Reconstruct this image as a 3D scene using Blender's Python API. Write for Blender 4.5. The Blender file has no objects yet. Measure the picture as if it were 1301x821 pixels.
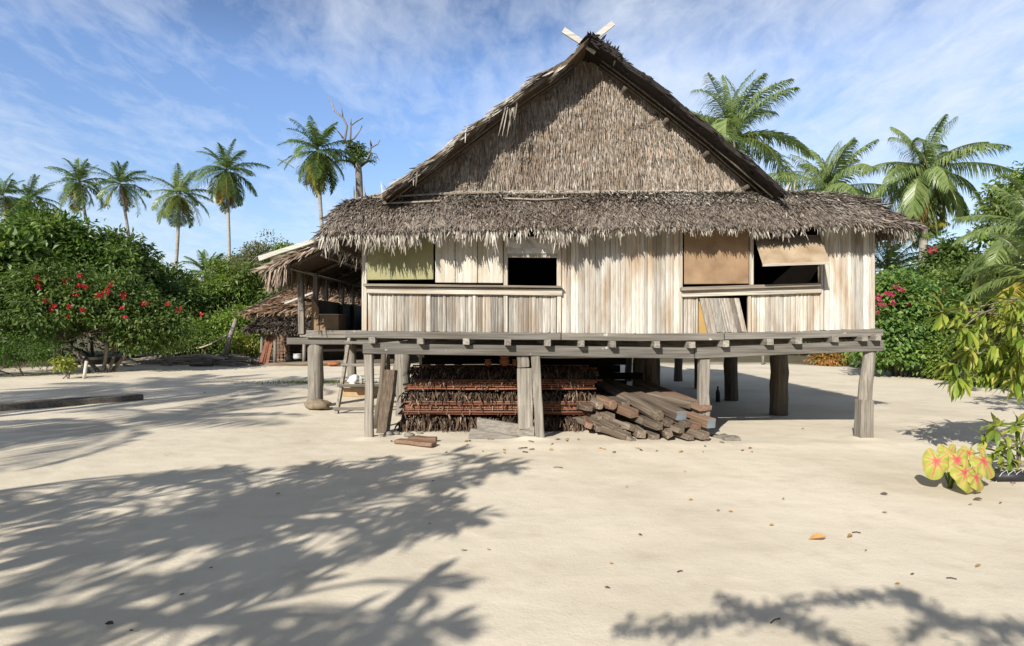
import bpy, math, random
import numpy as np
from mathutils import Vector, noise as mnoise

random.seed(7)
R = np.random.default_rng(7)
scene = bpy.context.scene
COL = scene.collection

# ------------------------------------------------------------------ camera model
CAM_Z, F, CX, CY = 1.6, 800.0, 650.5, 415.0
def P(px, py, d):
    """world point seen at photo pixel (px,py) at distance d along +Y"""
    return np.array([(px - CX) * d / F, d, CAM_Z - (py - CY) * d / F])
def G(px, py):
    """ground point (z=0) seen at a photo pixel"""
    return P(px, py, F * CAM_Z / (py - CY))
SUN = np.array([0.77, 1.58, -1.0])          # travel direction of sunlight, per metre of height

# ------------------------------------------------------------------ object helpers
def wloc(o):
    v = np.zeros(3)
    while o is not None:
        v += np.array(o.location); o = o.parent
    return v
def thing(name, label, cat, loc=(0, 0, 0), group=None):
    o = bpy.data.objects.new(name, None); COL.objects.link(o)
    o.empty_display_size = 0.2
    o.location = loc; o['label'] = label; o['category'] = cat
    if group: o['group'] = group
    return o
def mesh_np(name, V, faces, smooth=False, attr=None):
    """V (N,3); faces: list of int arrays (M,k)"""
    me = bpy.data.meshes.new(name)
    V = np.ascontiguousarray(V, np.float32)
    me.vertices.add(len(V)); me.vertices.foreach_set('co', V.ravel())
    loops, starts, tot, s = [], [], [], 0
    for f in faces:
        f = np.asarray(f, np.int32)
        if len(f) == 0: continue
        m, k = f.shape
        loops.append(f.ravel()); starts.append(s + np.arange(m) * k); tot.append(np.full(m, k)); s += m * k
    loops = np.concatenate(loops).astype(np.int32); starts = np.concatenate(starts).astype(np.int32)
    me.loops.add(len(loops)); me.loops.foreach_set('vertex_index', loops)
    me.polygons.add(len(starts)); me.polygons.foreach_set('loop_start', starts)
    me.polygons.foreach_set('use_smooth', np.full(len(starts), bool(smooth)))
    if attr is not None:
        a = me.attributes.new('tint', 'FLOAT', 'POINT'); a.data.foreach_set('value', np.asarray(attr, np.float32))
    me.update(calc_edges=True); me.validate()
    return me
class MB:
    """collects verts/faces of ONE mesh"""
    def __init__(s): s.V, s.F, s.n, s.A = [], {}, 0, []
    def add(s, V, faces, tint=0.0):
        V = np.asarray(V, float)
        for f in faces:
            f = np.atleast_2d(np.asarray(f, int)); s.F.setdefault(f.shape[1], []).append(f + s.n)
        s.V.append(V); s.n += len(V); s.A.append(np.full(len(V), tint) if np.isscalar(tint) else np.asarray(tint))
        return s
    def mesh(s, name, off=(0, 0, 0), smooth=False):
        V = np.concatenate(s.V) - np.asarray(off)
        return mesh_np(name, V, [np.concatenate(v) for v in s.F.values()], smooth, np.concatenate(s.A))
    # --- shapes
    def hexa(s, q, back):
        """q: 4 front points (ccw from front), back: vector"""
        q = np.asarray(q, float); b = q + np.asarray(back, float)
        return s.add(np.vstack([q, b]), [[0, 1, 2, 3], [7, 6, 5, 4], [1, 0, 4, 5], [2, 1, 5, 6], [3, 2, 6, 7], [0, 3, 7, 4]])
    def box(s, x0, x1, y0, y1, z0, z1):
        return s.hexa([(x0, y0, z0), (x1, y0, z0), (x1, y0, z1), (x0, y0, z1)], (0, y1 - y0, 0))
    def beam(s, p0, p1, w, h, up=(0, 0, 1), segs=4, jit=0.0, taper=1.0):
        """sawn timber from p0 to p1; w across, h along up"""
        p0, p1, up = np.asarray(p0, float), np.asarray(p1, float), np.asarray(up, float)
        d = p1 - p0; d /= np.linalg.norm(d)
        a = np.cross(d, up)
        if np.linalg.norm(a) < 1e-3: a = np.cross(d, (0, 1, 0.01))
        a /= np.linalg.norm(a); u = np.cross(a, d)
        V = []
        for i in range(segs + 1):
            t = i / segs; c = p0 + (p1 - p0) * t; k = 1 + (taper - 1) * t
            if 0 < i < segs: c = c + a * R.normal(0, jit) + u * R.normal(0, jit)
            for sa, su in ((-1, -1), (1, -1), (1, 1), (-1, 1)):
                V.append(c + a * (sa * w * .5 * k + R.normal(0, jit * .5)) + u * (su * h * .5 * k + R.normal(0, jit * .5)))
        F_ = []
        for i in range(segs):
            for j in range(4):
                F_.append([i * 4 + j, i * 4 + (j + 1) % 4, i * 4 + 4 + (j + 1) % 4, i * 4 + 4 + j])
        F_.append([3, 2, 1, 0]); e = segs * 4; F_.append([e, e + 1, e + 2, e + 3])
        return s.add(V, [F_])
    def tube(s, pts, rad, n=8, jit=0.0, tint=0.0, cap=True):
        pts = np.asarray(pts, float); m = len(pts)
        rad = np.full(m, rad) if np.isscalar(rad) else np.asarray(rad, float)
        T = np.gradient(pts, axis=0); T /= np.linalg.norm(T, axis=1)[:, None] + 1e-9
        ref = np.array([0.13, 0.31, 1.0]) if abs(T[0][2]) < .8 else np.array([1.0, .2, .1])
        V = []
        for i in range(m):
            a = np.cross(T[i], ref); a /= np.linalg.norm(a); b = np.cross(T[i], a)
            for k in range(n):
                an = 2 * math.pi * k / n; r = rad[i] * (1 + R.normal(0, jit) if jit else 1)
                V.append(pts[i] + a * math.cos(an) * r + b * math.sin(an) * r)
        F_ = [[i * n + k, i * n + (k + 1) % n, (i + 1) * n + (k + 1) % n, (i + 1) * n + k] for i in range(m - 1) for k in range(n)]
        fs = [F_]
        if cap:
            V += [pts[0], pts[-1]]; c0, c1 = m * n, m * n + 1; e = (m - 1) * n
            fs.append([[c0, (k + 1) % n, k] for k in range(n)] + [[c1, e + k, e + (k + 1) % n] for k in range(n)])
        return s.add(V, fs, tint)
    def lathe(s, c, prof, n=16):
        c = np.asarray(c, float); V = []
        for r, z in prof:
            for k in range(n):
                a = 2 * math.pi * k / n; V.append(c + np.array([r * math.cos(a), r * math.sin(a), z]))
        m = len(prof)
        return s.add(V, [[[i * n + k, i * n + (k + 1) % n, (i + 1) * n + (k + 1) % n, (i + 1) * n + k] for i in range(m - 1) for k in range(n)]])
    def blob(s, c, r, sub=10, jit=.12, flat=0):
        """lumpy closed ellipsoid"""
        c = np.asarray(c, float); r = np.asarray(r, float); n, m = sub * 2, sub; V = []
        sd = R.uniform(0, 100, 3)
        for i in range(m + 1):
            th = math.pi * i / m
            for k in range(n):
                ph = 2 * math.pi * k / n
                d = np.array([math.sin(th) * math.cos(ph), math.sin(th) * math.sin(ph), math.cos(th)])
                q = 1 + jit * mnoise.noise(Vector(d * 1.7 + sd)) * 2
                p = c + d * r * q
                if flat and p[2] < c[2] - r[2] * flat: p[2] = c[2] - r[2] * flat
                V.append(p)
        return s.add(V, [[[i * n + k, (i + 1) * n + k, (i + 1) * n + (k + 1) % n, i * n + (k + 1) % n] for i in range(m) for k in range(n)]])
    def strips(s, p, d, nrm, L, W, lift=0.05, curl=0.1, tint=None):
        """p start (N,3), d unit dir, nrm: outward; tapered 2-segment leaf strips"""
        p, d, nrm = map(lambda q: np.asarray(q, float), (p, d, nrm)); N = len(p)
        L = np.broadcast_to(L, (N,))[:, None]; W = np.broadcast_to(W, (N,))[:, None]
        lift = np.broadcast_to(lift, (N,))[:, None]; curl = np.broadcast_to(curl, (N,))[:, None]
        a = np.cross(d, nrm); a /= np.linalg.norm(a, axis=1)[:, None] + 1e-9
        tw = R.normal(0, .35, (N, 1)); a2 = a + nrm * tw
        m = p + d * L * .55 + nrm * lift * L * .55
        t = p + d * L + nrm * (lift * L + curl * L)
        V = np.stack([p - a * W * .45, p + a * W * .45, m + a2 * W * .5, m - a2 * W * .5, t + a2 * W * .12, t - a2 * W * .12], 1).reshape(-1, 3)
        b = np.arange(N)[:, None] * 6
        Fq = np.vstack([b + [0, 1, 2, 3], b + [3, 2, 4, 5]])
        return s.add(V, [Fq], 0.0 if tint is None else np.repeat(tint, 6))
    def leaves(s, p, d, nrm, L, W, fold=.18, droop=.15, tint=None):
        """simple folded 4-vertex leaves"""
        N = len(p); L = np.broadcast_to(L, (N,))[:, None]; W = np.broadcast_to(W, (N,))[:, None]
        a = np.cross(d, nrm); a /= np.linalg.norm(a, axis=1)[:, None] + 1e-9
        n2 = np.cross(a, d)
        m = p + d * L * .45 + n2 * W * fold
        V = np.stack([p, m + a * W * .5, p + d * L - n2 * L * droop, m - a * W * .5], 1).reshape(-1, 3)
        b = np.arange(N)[:, None] * 4
        return s.add(V, [np.vstack([b + [0, 1, 2], b + [0, 2, 3]])], 0.0 if tint is None else np.repeat(tint, 4))
    def bigleaves(s, p, d, nrm, L, W, droop=.25, fold=.12, tint=None, wp=(.75, 1.0)):
        """8-vertex curved leaves for near foliage"""
        N = len(p); L = np.broadcast_to(L, (N,))[:, None]; W = np.broadcast_to(W, (N,))[:, None]
        droop = np.broadcast_to(droop, (N,))[:, None]
        a = np.cross(d, nrm); a /= np.linalg.norm(a, axis=1)[:, None] + 1e-9
        n2 = np.cross(a, d)
        c = lambda t: p + d * L * t * (1 - .25 * droop * t) - n2 * L * droop * t * t
        c1, c2 = c(.3), c(.68); e1, e2 = W * .5 * wp[0], W * .5 * wp[1]; up1, up2 = n2 * W * fold, n2 * W * fold
        V = np.stack([p, c1 + a * e1 + up1, c1, c1 - a * e1 + up1, c2 + a * e2 + up2, c2, c2 - a * e2 + up2, c(1.0)], 1).reshape(-1, 3)
        b = np.arange(N)[:, None] * 8
        T3 = np.vstack([b + [0, 2, 1], b + [0, 3, 2], b + [4, 5, 7], b + [5, 6, 7]])
        Q4 = np.vstack([b + [1, 2, 5, 4], b + [2, 3, 6, 5]])
        return s.add(V, [T3, Q4], 0.0 if tint is None else np.repeat(tint, 8))

def part(name, mb, mat, parent, label=None, smooth=False, bevel=0.0):
    o = bpy.data.objects.new(name, mb.mesh(name, wloc(parent), smooth)); COL.objects.link(o)
    o.parent = parent
    if mat: o.data.materials.append(mat)
    if label: o['label'] = label
    if bevel:
        m = o.modifiers.new('bevel', 'BEVEL'); m.width = bevel; m.segments = 1; m.limit_method = 'ANGLE'
    return o
def solo(name, mb, mat, label, cat, loc=(0, 0, 0), group=None, smooth=False, bevel=0.0, kind=None):
    o = bpy.data.objects.new(name, mb.mesh(name, loc, smooth)); COL.objects.link(o); o.location = loc
    if mat: o.data.materials.append(mat)
    if kind: o['kind'] = kind
    if label: o['label'] = label
    if cat: o['category'] = cat
    if group: o['group'] = group
    if bevel:
        m = o.modifiers.new('bevel', 'BEVEL'); m.width = bevel; m.segments = 1; m.limit_method = 'ANGLE'
    return o
def unit(v):
    v = np.asarray(v, float); return v / (np.linalg.norm(v, axis=-1, keepdims=True) + 1e-9)
def vnoise(x, s=0.0):
    return mnoise.noise(Vector((x, s, 0.37 * s)))

# ------------------------------------------------------------------ materials
def newmat(name):
    m = bpy.data.materials.new(name); m.use_nodes = True; nt = m.node_tree
    b = nt.nodes['Principled BSDF']; b.inputs['Roughness'].default_value = .85
    b.inputs['Specular IOR Level'].default_value = .25
    return m, nt, b
def N_(nt, t, **kw):
    n = nt.nodes.new(t)
    for k, v in kw.items(): setattr(n, k, v)
    return n
def ramp(nt, stops, fac, interp='LINEAR'):
    r = N_(nt, 'ShaderNodeValToRGB'); e = r.color_ramp.elements; r.color_ramp.interpolation = interp
    while len(e) < len(stops): e.new(.5)
    for el, (p, c) in zip(e, stops): el.position = p; el.color = (*c, 1) if len(c) == 3 else c
    nt.links.new(fac, r.inputs[0]); return r.outputs[0]
def tex(nt, scale, detail=4, mapping=None, rough=.55, dist=0.0, coord='Object'):
    tc = N_(nt, 'ShaderNodeTexCoord'); out = tc.outputs[coord]
    if mapping is not None:
        mp = N_(nt, 'ShaderNodeMapping'); mp.inputs['Scale'].default_value = mapping
        nt.links.new(out, mp.inputs[0]); out = mp.outputs[0]
    n = N_(nt, 'ShaderNodeTexNoise'); n.inputs['Scale'].default_value = scale; n.inputs['Detail'].default_value = detail
    n.inputs['Roughness'].default_value = rough; n.inputs['Distortion'].default_value = dist
    nt.links.new(out, n.inputs['Vector']); return n.outputs['Fac']
def mix(nt, a, b, fac, mode='MIX'):
    m = N_(nt, 'ShaderNodeMix', data_type='RGBA', blend_type=mode)
    for sock, v in ((m.inputs[0], fac), (m.inputs[6], a), (m.inputs[7], b)):
        if hasattr(v, 'is_output'): nt.links.new(v, sock)
        else: sock.default_value = v if not isinstance(v, tuple) else (*v, 1)
    return m.outputs[2]
def mth(nt, op, a, b=0.0, clamp=False):
    m = N_(nt, 'ShaderNodeMath', operation=op, use_clamp=clamp)
    for i, v in enumerate((a, b)):
        if hasattr(v, 'is_output'): nt.links.new(v, m.inputs[i])
        else: m.inputs[i].default_value = v
    return m.outputs[0]
def maprange(nt, v, a, b, c=0.0, d=1.0):
    m = N_(nt, 'ShaderNodeMapRange'); nt.links.new(v, m.inputs[0])
    for i, q in enumerate((a, b, c, d)): m.inputs[1 + i].default_value = q
    return m.outputs[0]
def bump(nt, b, h, strength=.3, dist=.02):
    n = N_(nt, 'ShaderNodeBump'); n.inputs['Strength'].default_value = strength; n.inputs['Distance'].default_value = dist
    nt.links.new(h, n.inputs['Height']); nt.links.new(n.outputs[0], b.inputs['Normal'])
def island(nt):
    return N_(nt, 'ShaderNodeNewGeometry').outputs['Random Per Island']
def L_(nt, a, b): nt.links.new(a, b)

def wood(name, dark, mid, light, axis='X', stain=None, stain_amt=.5, var=.35, bs=.45, grain=1.0, lichen=None):
    m, nt, b = newmat(name)
    sc = {'X': (.7, 22, 22), 'Y': (22, .7, 22), 'Z': (22, 22, .7)}[axis]
    g = tex(nt, 1.6 * grain, 6, sc, .65)
    c = ramp(nt, [(.28, dark), (.5, mid), (.72, light)], g)
    if stain:
        s2 = tex(nt, 1.7, 4, {'X': (.5, 2, 2), 'Y': (2, .5, 2), 'Z': (2.6, 2, .6)}[axis])
        c = mix(nt, c, stain, mth(nt, 'MULTIPLY', maprange(nt, s2, .45, .68), stain_amt))
    if lichen:
        s3 = tex(nt, 9, 5); c = mix(nt, c, lichen, maprange(nt, s3, .68, .72))
    rnd = mth(nt, 'FRACT', mth(nt, 'ADD', island(nt), N_(nt, 'ShaderNodeObjectInfo').outputs['Random']))
    v = maprange(nt, rnd, 0, 1, 1 - var, 1 + var * .6)
    hv = N_(nt, 'ShaderNodeHueSaturation'); L_(nt, c, hv.inputs['Color']); L_(nt, v, hv.inputs['Value'])
    L_(nt, hv.outputs[0], b.inputs['Base Color']); bump(nt, b, g, bs, .012)
    b.inputs['Roughness'].default_value = .8
    return m
def thatch(name, stops, patch=None, patch_scale=1.2, patch_lo=.45, patch_hi=.65, noise_amt=.35):
    m, nt, b = newmat(name)
    c = ramp(nt, stops, island(nt))
    if patch:
        c = mix(nt, c, patch, mth(nt, 'MULTIPLY', maprange(nt, tex(nt, patch_scale, 4), patch_lo, patch_hi), .6))
    v = maprange(nt, tex(nt, 14, 4), .3, .7, 1 - noise_amt, 1 + noise_amt * .5)
    hv = N_(nt, 'ShaderNodeHueSaturation'); L_(nt, c, hv.inputs['Color']); L_(nt, v, hv.inputs['Value'])
    L_(nt, hv.outputs[0], b.inputs['Base Color']); b.inputs['Roughness'].default_value = .75
    bump(nt, b, tex(nt, 60, 3), .4, .006)
    return m
def leafmat(name, stops, trans=.35, tint=None, rough=.45, spec=.4, tcol=None, big=None):
    """stops by random per leaf; tint colour through the 'tint' attribute (old yellow or dead fronds)"""
    m, nt, b = newmat(name)
    c = ramp(nt, stops, island(nt))
    if big:
        c = mix(nt, c, big, mth(nt, 'MULTIPLY', maprange(nt, tex(nt, .55, 3), .45, .62), .55))
    if tint:
        at = N_(nt, 'ShaderNodeAttribute', attribute_name='tint')
        c = mix(nt, c, ramp(nt, tint, at.outputs['Fac']), maprange(nt, at.outputs['Fac'], 0, .25))
    L_(nt, c, b.inputs['Base Color']); b.inputs['Roughness'].default_value = rough; b.inputs['Specular IOR Level'].default_value = spec
    t = N_(nt, 'ShaderNodeBsdfTranslucent')
    tc = mix(nt, c, (.9, 1.0, .35), .5, 'MULTIPLY') if tcol is None else c
    gm = N_(nt, 'ShaderNodeHueSaturation'); gm.inputs['Value'].default_value = 1.7; L_(nt, tc, gm.inputs['Color'])
    L_(nt, gm.outputs[0], t.inputs['Color'])
    ms = N_(nt, 'ShaderNodeMixShader'); ms.inputs[0].default_value = trans
    L_(nt, b.outputs[0], ms.inputs[1]); L_(nt, t.outputs[0], ms.inputs[2])
    L_(nt, ms.outputs[0], nt.nodes['Material Output'].inputs[0])
    return m
def plain(name, col, var=.25, scale=8, rough=.7, col2=None, spec=.25):
    m, nt, b = newmat(name)
    c2 = col2 or tuple(x * (1 - var) for x in col)
    L_(nt, ramp(nt, [(.3, c2), (.7, col)], tex(nt, scale, 6)), b.inputs['Base Color'])
    b.inputs['Roughness'].default_value = rough; b.inputs['Specular IOR Level'].default_value = spec
    bump(nt, b, tex(nt, scale * 6, 4), .25, .006)
    return m

M = {}
M['beam'] = wood('weathered_beam', (.075, .066, .056), (.185, .17, .15), (.30, .28, .25), 'X', stain=(.12, .10, .08), lichen=(.50, .48, .44))
M['beam_y'] = wood('weathered_joist', (.10, .085, .07), (.24, .22, .19), (.38, .35, .31), 'Y')
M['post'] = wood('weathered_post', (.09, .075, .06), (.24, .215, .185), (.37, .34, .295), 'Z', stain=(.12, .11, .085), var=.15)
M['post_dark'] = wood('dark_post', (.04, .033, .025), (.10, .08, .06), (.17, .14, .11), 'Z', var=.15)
M['slat'] = wood('whitewashed_slat', (.25, .21, .17), (.52, .485, .43), (.655, .64, .60), 'Z', stain=(.33, .24, .16), stain_amt=.95, var=.32, grain=3.6)
M['slat_grey'] = wood('grey_slat', (.13, .11, .09), (.33, .305, .27), (.56, .53, .48), 'Z', stain=(.26, .18, .115), stain_amt=.6, var=.5, grain=3.2)
M['trim'] = wood('pale_trim', (.16, .13, .10), (.44, .405, .35), (.60, .57, .51), 'X', stain=(.30, .21, .13), var=.2)
M['trim_z'] = wood('pale_stud', (.20, .165, .13), (.50, .46, .40), (.64, .61, .55), 'Z', stain=(.33, .23, .14), var=.2)
M['ledge'] = wood('dark_ledge', (.09, .07, .055), (.25, .21, .17), (.42, .37, .31), 'X', var=.2)
M['olive'] = plain('olive_panel', (.30, .283, .145), .22, 2.2, .55)
M['whiteboard'] = wood('white_shutter', (.36, .31, .25), (.56, .52, .455), (.66, .63, .57), 'Z', stain=(.36, .30, .19), stain_amt=.7, var=.12)
M['hardboard'] = plain('brown_hardboard', (.32, .215, .13), .25, 3.2, .7, col2=(.19, .12, .07))
M['plyawning'] = plain('stained_plywood', (.42, .33, .23), .25, 4.0, .7, col2=(.24, .165, .10))
M['metal'] = plain('faded_sheet', (.60, .58, .55), .35, 4, .5, spec=.5, col2=(.32,.30,.28))
M['yellowboard'] = plain('yellow_board', (.42, .27, .10), .2, 4, .7)
M['gable'] = thatch('gable_thatch', [(0, (.11, .085, .062)), (.3, (.235, .195, .155)), (.65, (.34, .29, .24)), (.92, (.47, .42, .36)), (1, (.33, .18, .10))], patch=(.19, .135, .095), patch_scale=1.1)
M['skirt'] = thatch('skirt_thatch', [(0, (.065, .048, .037)), (.4, (.135, .104, .083)), (.75, (.205, .165, .135)), (1, (.32, .28, .24))], patch=(.27, .235, .205), patch_scale=.8, patch_lo=.5, patch_hi=.66)
M['fringe'] = thatch('fringe_thatch', [(0, (.12, .10, .08)), (.4, (.27, .235, .195)), (.75, (.39, .35, .30)), (1, (.55, .51, .45))])
M['roof'] = thatch('roof_thatch', [(0, (.13, .10, .075)), (.35, (.27, .215, .16)), (.75, (.42, .35, .27)), (1, (.56, .49, .40))])
M['vroof'] = thatch('verandah_thatch', [(0, (.075, .055, .042)), (.4, (.16, .125, .095)), (.8, (.25, .205, .16)), (1, (.36, .31, .255))])
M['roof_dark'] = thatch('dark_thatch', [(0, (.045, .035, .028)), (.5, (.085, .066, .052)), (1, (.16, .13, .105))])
M['under'] = thatch('thatch_underside', [(0, (.05, .034, .023)), (.5, (.085, .058, .038)), (1, (.13, .09, .06))])
M['freshthatch'] = thatch('reddish_thatch', [(0, (.08, .042, .024)), (.4, (.19, .105, .06)), (.8, (.29, .19, .12)), (1, (.42, .33, .24))])
M['stackleaf'] = thatch('stacked_thatch_leaf', [(0, (.03, .018, .012)), (.4, (.075, .047, .031)), (.8, (.16, .11, .075)), (1, (.32, .245, .18))])
M['batten'] = wood('reddish_batten', (.08, .032, .02), (.22, .088, .052), (.33, .155, .095), 'X', var=.4)
M['oldwood'] = wood('sawn_timber', (.06, .045, .033), (.16, .125, .095), (.31, .26, .21), 'X', stain=(.15, .09, .055), var=.35)
M['brownwood'] = wood('brown_timber', (.10, .06, .04), (.23, .145, .10), (.34, .235, .165), 'X', stain=(.18, .10, .06), var=.2)
M['greyplank'] = wood('grey_plank', (.10, .09, .075), (.20, .18, .155), (.29, .265, .23), 'X', var=.12)
M['darkboard'] = wood('dark_board', (.05, .038, .028), (.12, .09, .065), (.20, .155, .115), 'Z', var=.1)
M['darkbeam'] = wood('dark_timber', (.045, .04, .035), (.11, .10, .085), (.19, .175, .15), 'X', var=.15)
M['finial'] = wood('white_board', (.30, .28, .245), (.46, .435, .39), (.56, .54, .50), 'X', var=.05)
M['blue'] = plain('blue_paint', (.15, .25, .34), .35, 9, .7, col2=(.20, .15, .11))
M['clay'] = plain('terracotta', (.34, .125, .055), .3, 6, .75)
M['shade_black'] = plain('near_black_shade', (.016, .013, .011), .3, 4, .95, spec=0.0)  # darkness of the rooms and under-floor gap put into a near-black colour
M['blackened'] = thatch('near_black_thatch', [(0, (.010, .008, .007)), (.6, (.022, .017, .014)), (1, (.05, .04, .033))])  # near-black leaf tones for the right slope, its rake and the ridge cap
M['interior'] = plain('dark_brown_board', (.09, .07, .055), .4, 4)  # mottled dark brown for the verandah railing and hut back wall
M['bark_palm'] = wood('palm_bark', (.20, .175, .145), (.36, .33, .285), (.47, .44, .39), 'X', grain=.25, bs=.6)
M['bark'] = wood('tree_bark', (.07, .055, .042), (.17, .14, .11), (.27, .235, .19), 'Z', grain=.4)
M['deadbark'] = wood('bleached_bark', (.11, .09, .075), (.22, .19, .16), (.33, .295, .255), 'Z', grain=.4)
M['sack'] = plain('burlap_sack', (.24, .19, .135), .4, 14, .9)
M['card'] = plain('cardboard', (.40, .28, .165), .25, 5, .8)
M['bag'] = plain('white_plastic', (.72, .73, .75), .12, 9, .35, spec=.5)
M['alu'] = plain('dented_aluminium', (.55, .55, .55), .3, 12, .35, spec=.7)
M['rope'] = plain('faded_rope', (.48, .42, .30), .2, 20)
M['blackpipe'] = plain('black_pipe', (.025, .025, .028), .3, 10, .5)
M['mango'] = leafmat('mango_leaf', [(0, (.09, .15, .02)), (.4, (.18, .245, .035)), (.75, (.29, .33, .055)), (1, (.38, .36, .09))], .33, tcol=None)
M['broad'] = leafmat('broad_leaf', [(0, (.035, .075, .014)), (.5, (.075, .15, .024)), (.85, (.13, .21, .038)), (1, (.21, .25, .06))], .34, big=(.15, .20, .045))
M['bush'] = leafmat('bush_leaf', [(0, (.036, .07, .016)), (.5, (.078, .135, .026)), (.9, (.14, .205, .045)), (1, (.20, .21, .07))], .32, big=(.10, .14, .035))
M['bright'] = leafmat('bright_leaf', [(0, (.07, .13, .02)), (.5, (.15, .23, .035)), (.9, (.23, .31, .055)), (1, (.32, .35, .09))], .35, big=(.10, .12, .05))
M['dry'] = leafmat('dry_scrub_leaf', [(0, (.08, .09, .04)), (.5, (.15, .16, .07)), (.9, (.22, .22, .11)), (1, (.30, .27, .16))], .25)
M['bougain'] = leafmat('bougainvillea_leaf', [(0, (.055, .11, .03)), (.5, (.125, .225, .055)), (.9, (.215, .31, .08)), (1, (.32, .36, .10))], .34, big=(.13, .20, .045))
PT = [(0, (.05, .10, .02)), (.25, (.16, .19, .04)), (.5, (.36, .31, .06)), (.75, (.42, .28, .08)), (1, (.30, .19, .11))]
M['palm'] = leafmat('palm_leaf', [(0, (.055, .10, .024)), (.5, (.10, .17, .042)), (1, (.17, .23, .07))], .3, PT, .35, .5)
M['palm_pale'] = leafmat('pale_palm_leaf', [(0, (.11, .165, .055)), (.5, (.18, .245, .085)), (1, (.28, .33, .13))], .36, PT, .35, .5)
M['weed'] = leafmat('feathery_weed', [(0, (.06, .12, .02)), (1, (.13, .22, .045))], .35)
M['grass'] = leafmat('grass_blade', [(0, (.10, .14, .03)), (1, (.20, .23, .06))], .3)
M['yellowplant'] = leafmat('yellow_leaf', [(0, (.10, .17, .025)), (.5, (.22, .26, .045)), (1, (.42, .38, .09))], .3)
M['croton'] = leafmat('croton_leaf', [(0, (.10, .13, .03)), (.5, (.36, .22, .05)), (1, (.42, .14, .05))], .3)
M['red'] = leafmat('red_flower', [(0, (.36, .008, .02)), (1, (.60, .03, .05))], .3, tcol=True)
M['magenta'] = leafmat('magenta_flower', [(0, (.36, .015, .07)), (1, (.58, .05, .16))], .3, tcol=True)
M['deadleaf'] = plain('dead_leaf', (.40, .24, .10), .4, 20, .7)
M['deadleaf_dark'] = plain('dark_dead_leaf', (.10, .07, .05), .4, 20, .7)
M['deadleaf_orange'] = plain('orange_dead_leaf', (.48, .27, .10), .3, 20, .7)
# ------------------------------------------------------------------ camera, sun, sky
cam = bpy.data.cameras.new('camera'); co = bpy.data.objects.new('camera', cam); COL.objects.link(co)
co.location = (0, 0, CAM_Z); co.rotation_euler = (math.radians(90), 0, 0)
cam.sensor_width = 36; cam.lens = 36 * F / 1301; cam.shift_y = (CY - 410.5) / 1301; cam.shift_x = 0
cam.clip_start = .05; cam.clip_end = 3000
scene.camera = co
sd = unit(SUN)
elev = math.asin(-sd[2]); az = math.atan2(-sd[0], -sd[1])     # azimuth of the sun, from +Y towards +X
sl = bpy.data.lights.new('sun', 'SUN'); so = bpy.data.objects.new('sun', sl); COL.objects.link(so)
sl.energy = 5.0; sl.angle = math.radians(.53); sl.color = (1.0, .945, .84)
so.rotation_euler = Vector(sd).to_track_quat('-Z', 'Y').to_euler(); so.location = (-8, -16, 10)
w = bpy.data.worlds.new('World'); scene.world = w; w.use_nodes = True; nt = w.node_tree
bg = nt.nodes['Background']; bg.inputs['Strength'].default_value = .050
sky = N_(nt, 'ShaderNodeTexSky', sky_type='NISHITA'); sky.sun_disc = False
sky.sun_elevation = elev; sky.sun_rotation = az; sky.air_density = 1.0; sky.dust_density = .3; sky.ozone_density = 3.0
tc = N_(nt, 'ShaderNodeTexCoord'); sx = N_(nt, 'ShaderNodeSeparateXYZ'); L_(nt, tc.outputs['Generated'], sx.inputs[0])
den = mth(nt, 'ADD', mth(nt, 'MAXIMUM', sx.outputs[2], 0.0), .13)
cx = N_(nt, 'ShaderNodeCombineXYZ')
L_(nt, mth(nt, 'DIVIDE', sx.outputs[0], den), cx.inputs[0]); L_(nt, mth(nt, 'DIVIDE', sx.outputs[1], den), cx.inputs[1])
def cl(scale, det, rough, rot, sc, dist, off):
    mp = N_(nt, 'ShaderNodeMapping'); L_(nt, cx.outputs[0], mp.inputs[0])
    mp.inputs['Rotation'].default_value = (0, 0, rot); mp.inputs['Scale'].default_value = sc; mp.inputs['Location'].default_value = off
    n = N_(nt, 'ShaderNodeTexNoise'); L_(nt, mp.outputs[0], n.inputs['Vector'])
    n.inputs['Scale'].default_value = scale; n.inputs['Detail'].default_value = det
    n.inputs['Roughness'].default_value = rough; n.inputs['Distortion'].default_value = dist
    return n.outputs['Fac']
wisp = cl(2.3, 10, .64, .45, (1.0, .55, 1), .5, (2.1, .4, 0))
big = cl(.55, 3, .5, .3, (1.0, .8, 1), .2, (3.3, 1.2, 0))
rip = cl(11.0, 6, .62, -.35, (1, .5, 1), .5, (0, 0, 0))
c0 = mth(nt, 'ADD', mth(nt, 'MULTIPLY', wisp, .60), mth(nt, 'ADD', mth(nt, 'MULTIPLY', big, .85), mth(nt, 'MULTIPLY', rip, .36)))
cov = mth(nt, 'MULTIPLY', maprange(nt, c0, .77, 1.12), .76, True)
gain = ramp(nt, [(0, (1.7, 1.7, 1.7)), (.14, (2.4, 2.4, 2.4)), (.36, (2.85, 2.85, 2.85)), (.55, (1.0, 1.0, 1.0)), (.85, (.6, .6, .6))], sx.outputs[2])
skyg = mix(nt, sky.outputs[0], gain, 1.0, 'MULTIPLY')
hsv = N_(nt, 'ShaderNodeHueSaturation'); hsv.inputs['Saturation'].default_value = 1.04; hsv.inputs['Hue'].default_value = .508; L_(nt, skyg, hsv.inputs['Color'])
hz = maprange(nt, sx.outputs[2], 0.0, .26, .45, 0.0)
skyc = mix(nt, hsv.outputs[0], (7.8, 9.6, 11.8), hz)
skyc = mix(nt, skyc, (12.5, 13.6, 15.2), cov)
L_(nt, skyc, bg.inputs['Color'])
vs = scene.view_settings; vs.view_transform = 'Standard'; vs.look = 'None'; vs.exposure = 0.49; vs.gamma = 1
scene.render.engine = 'CYCLES'; cy = scene.cycles
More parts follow.
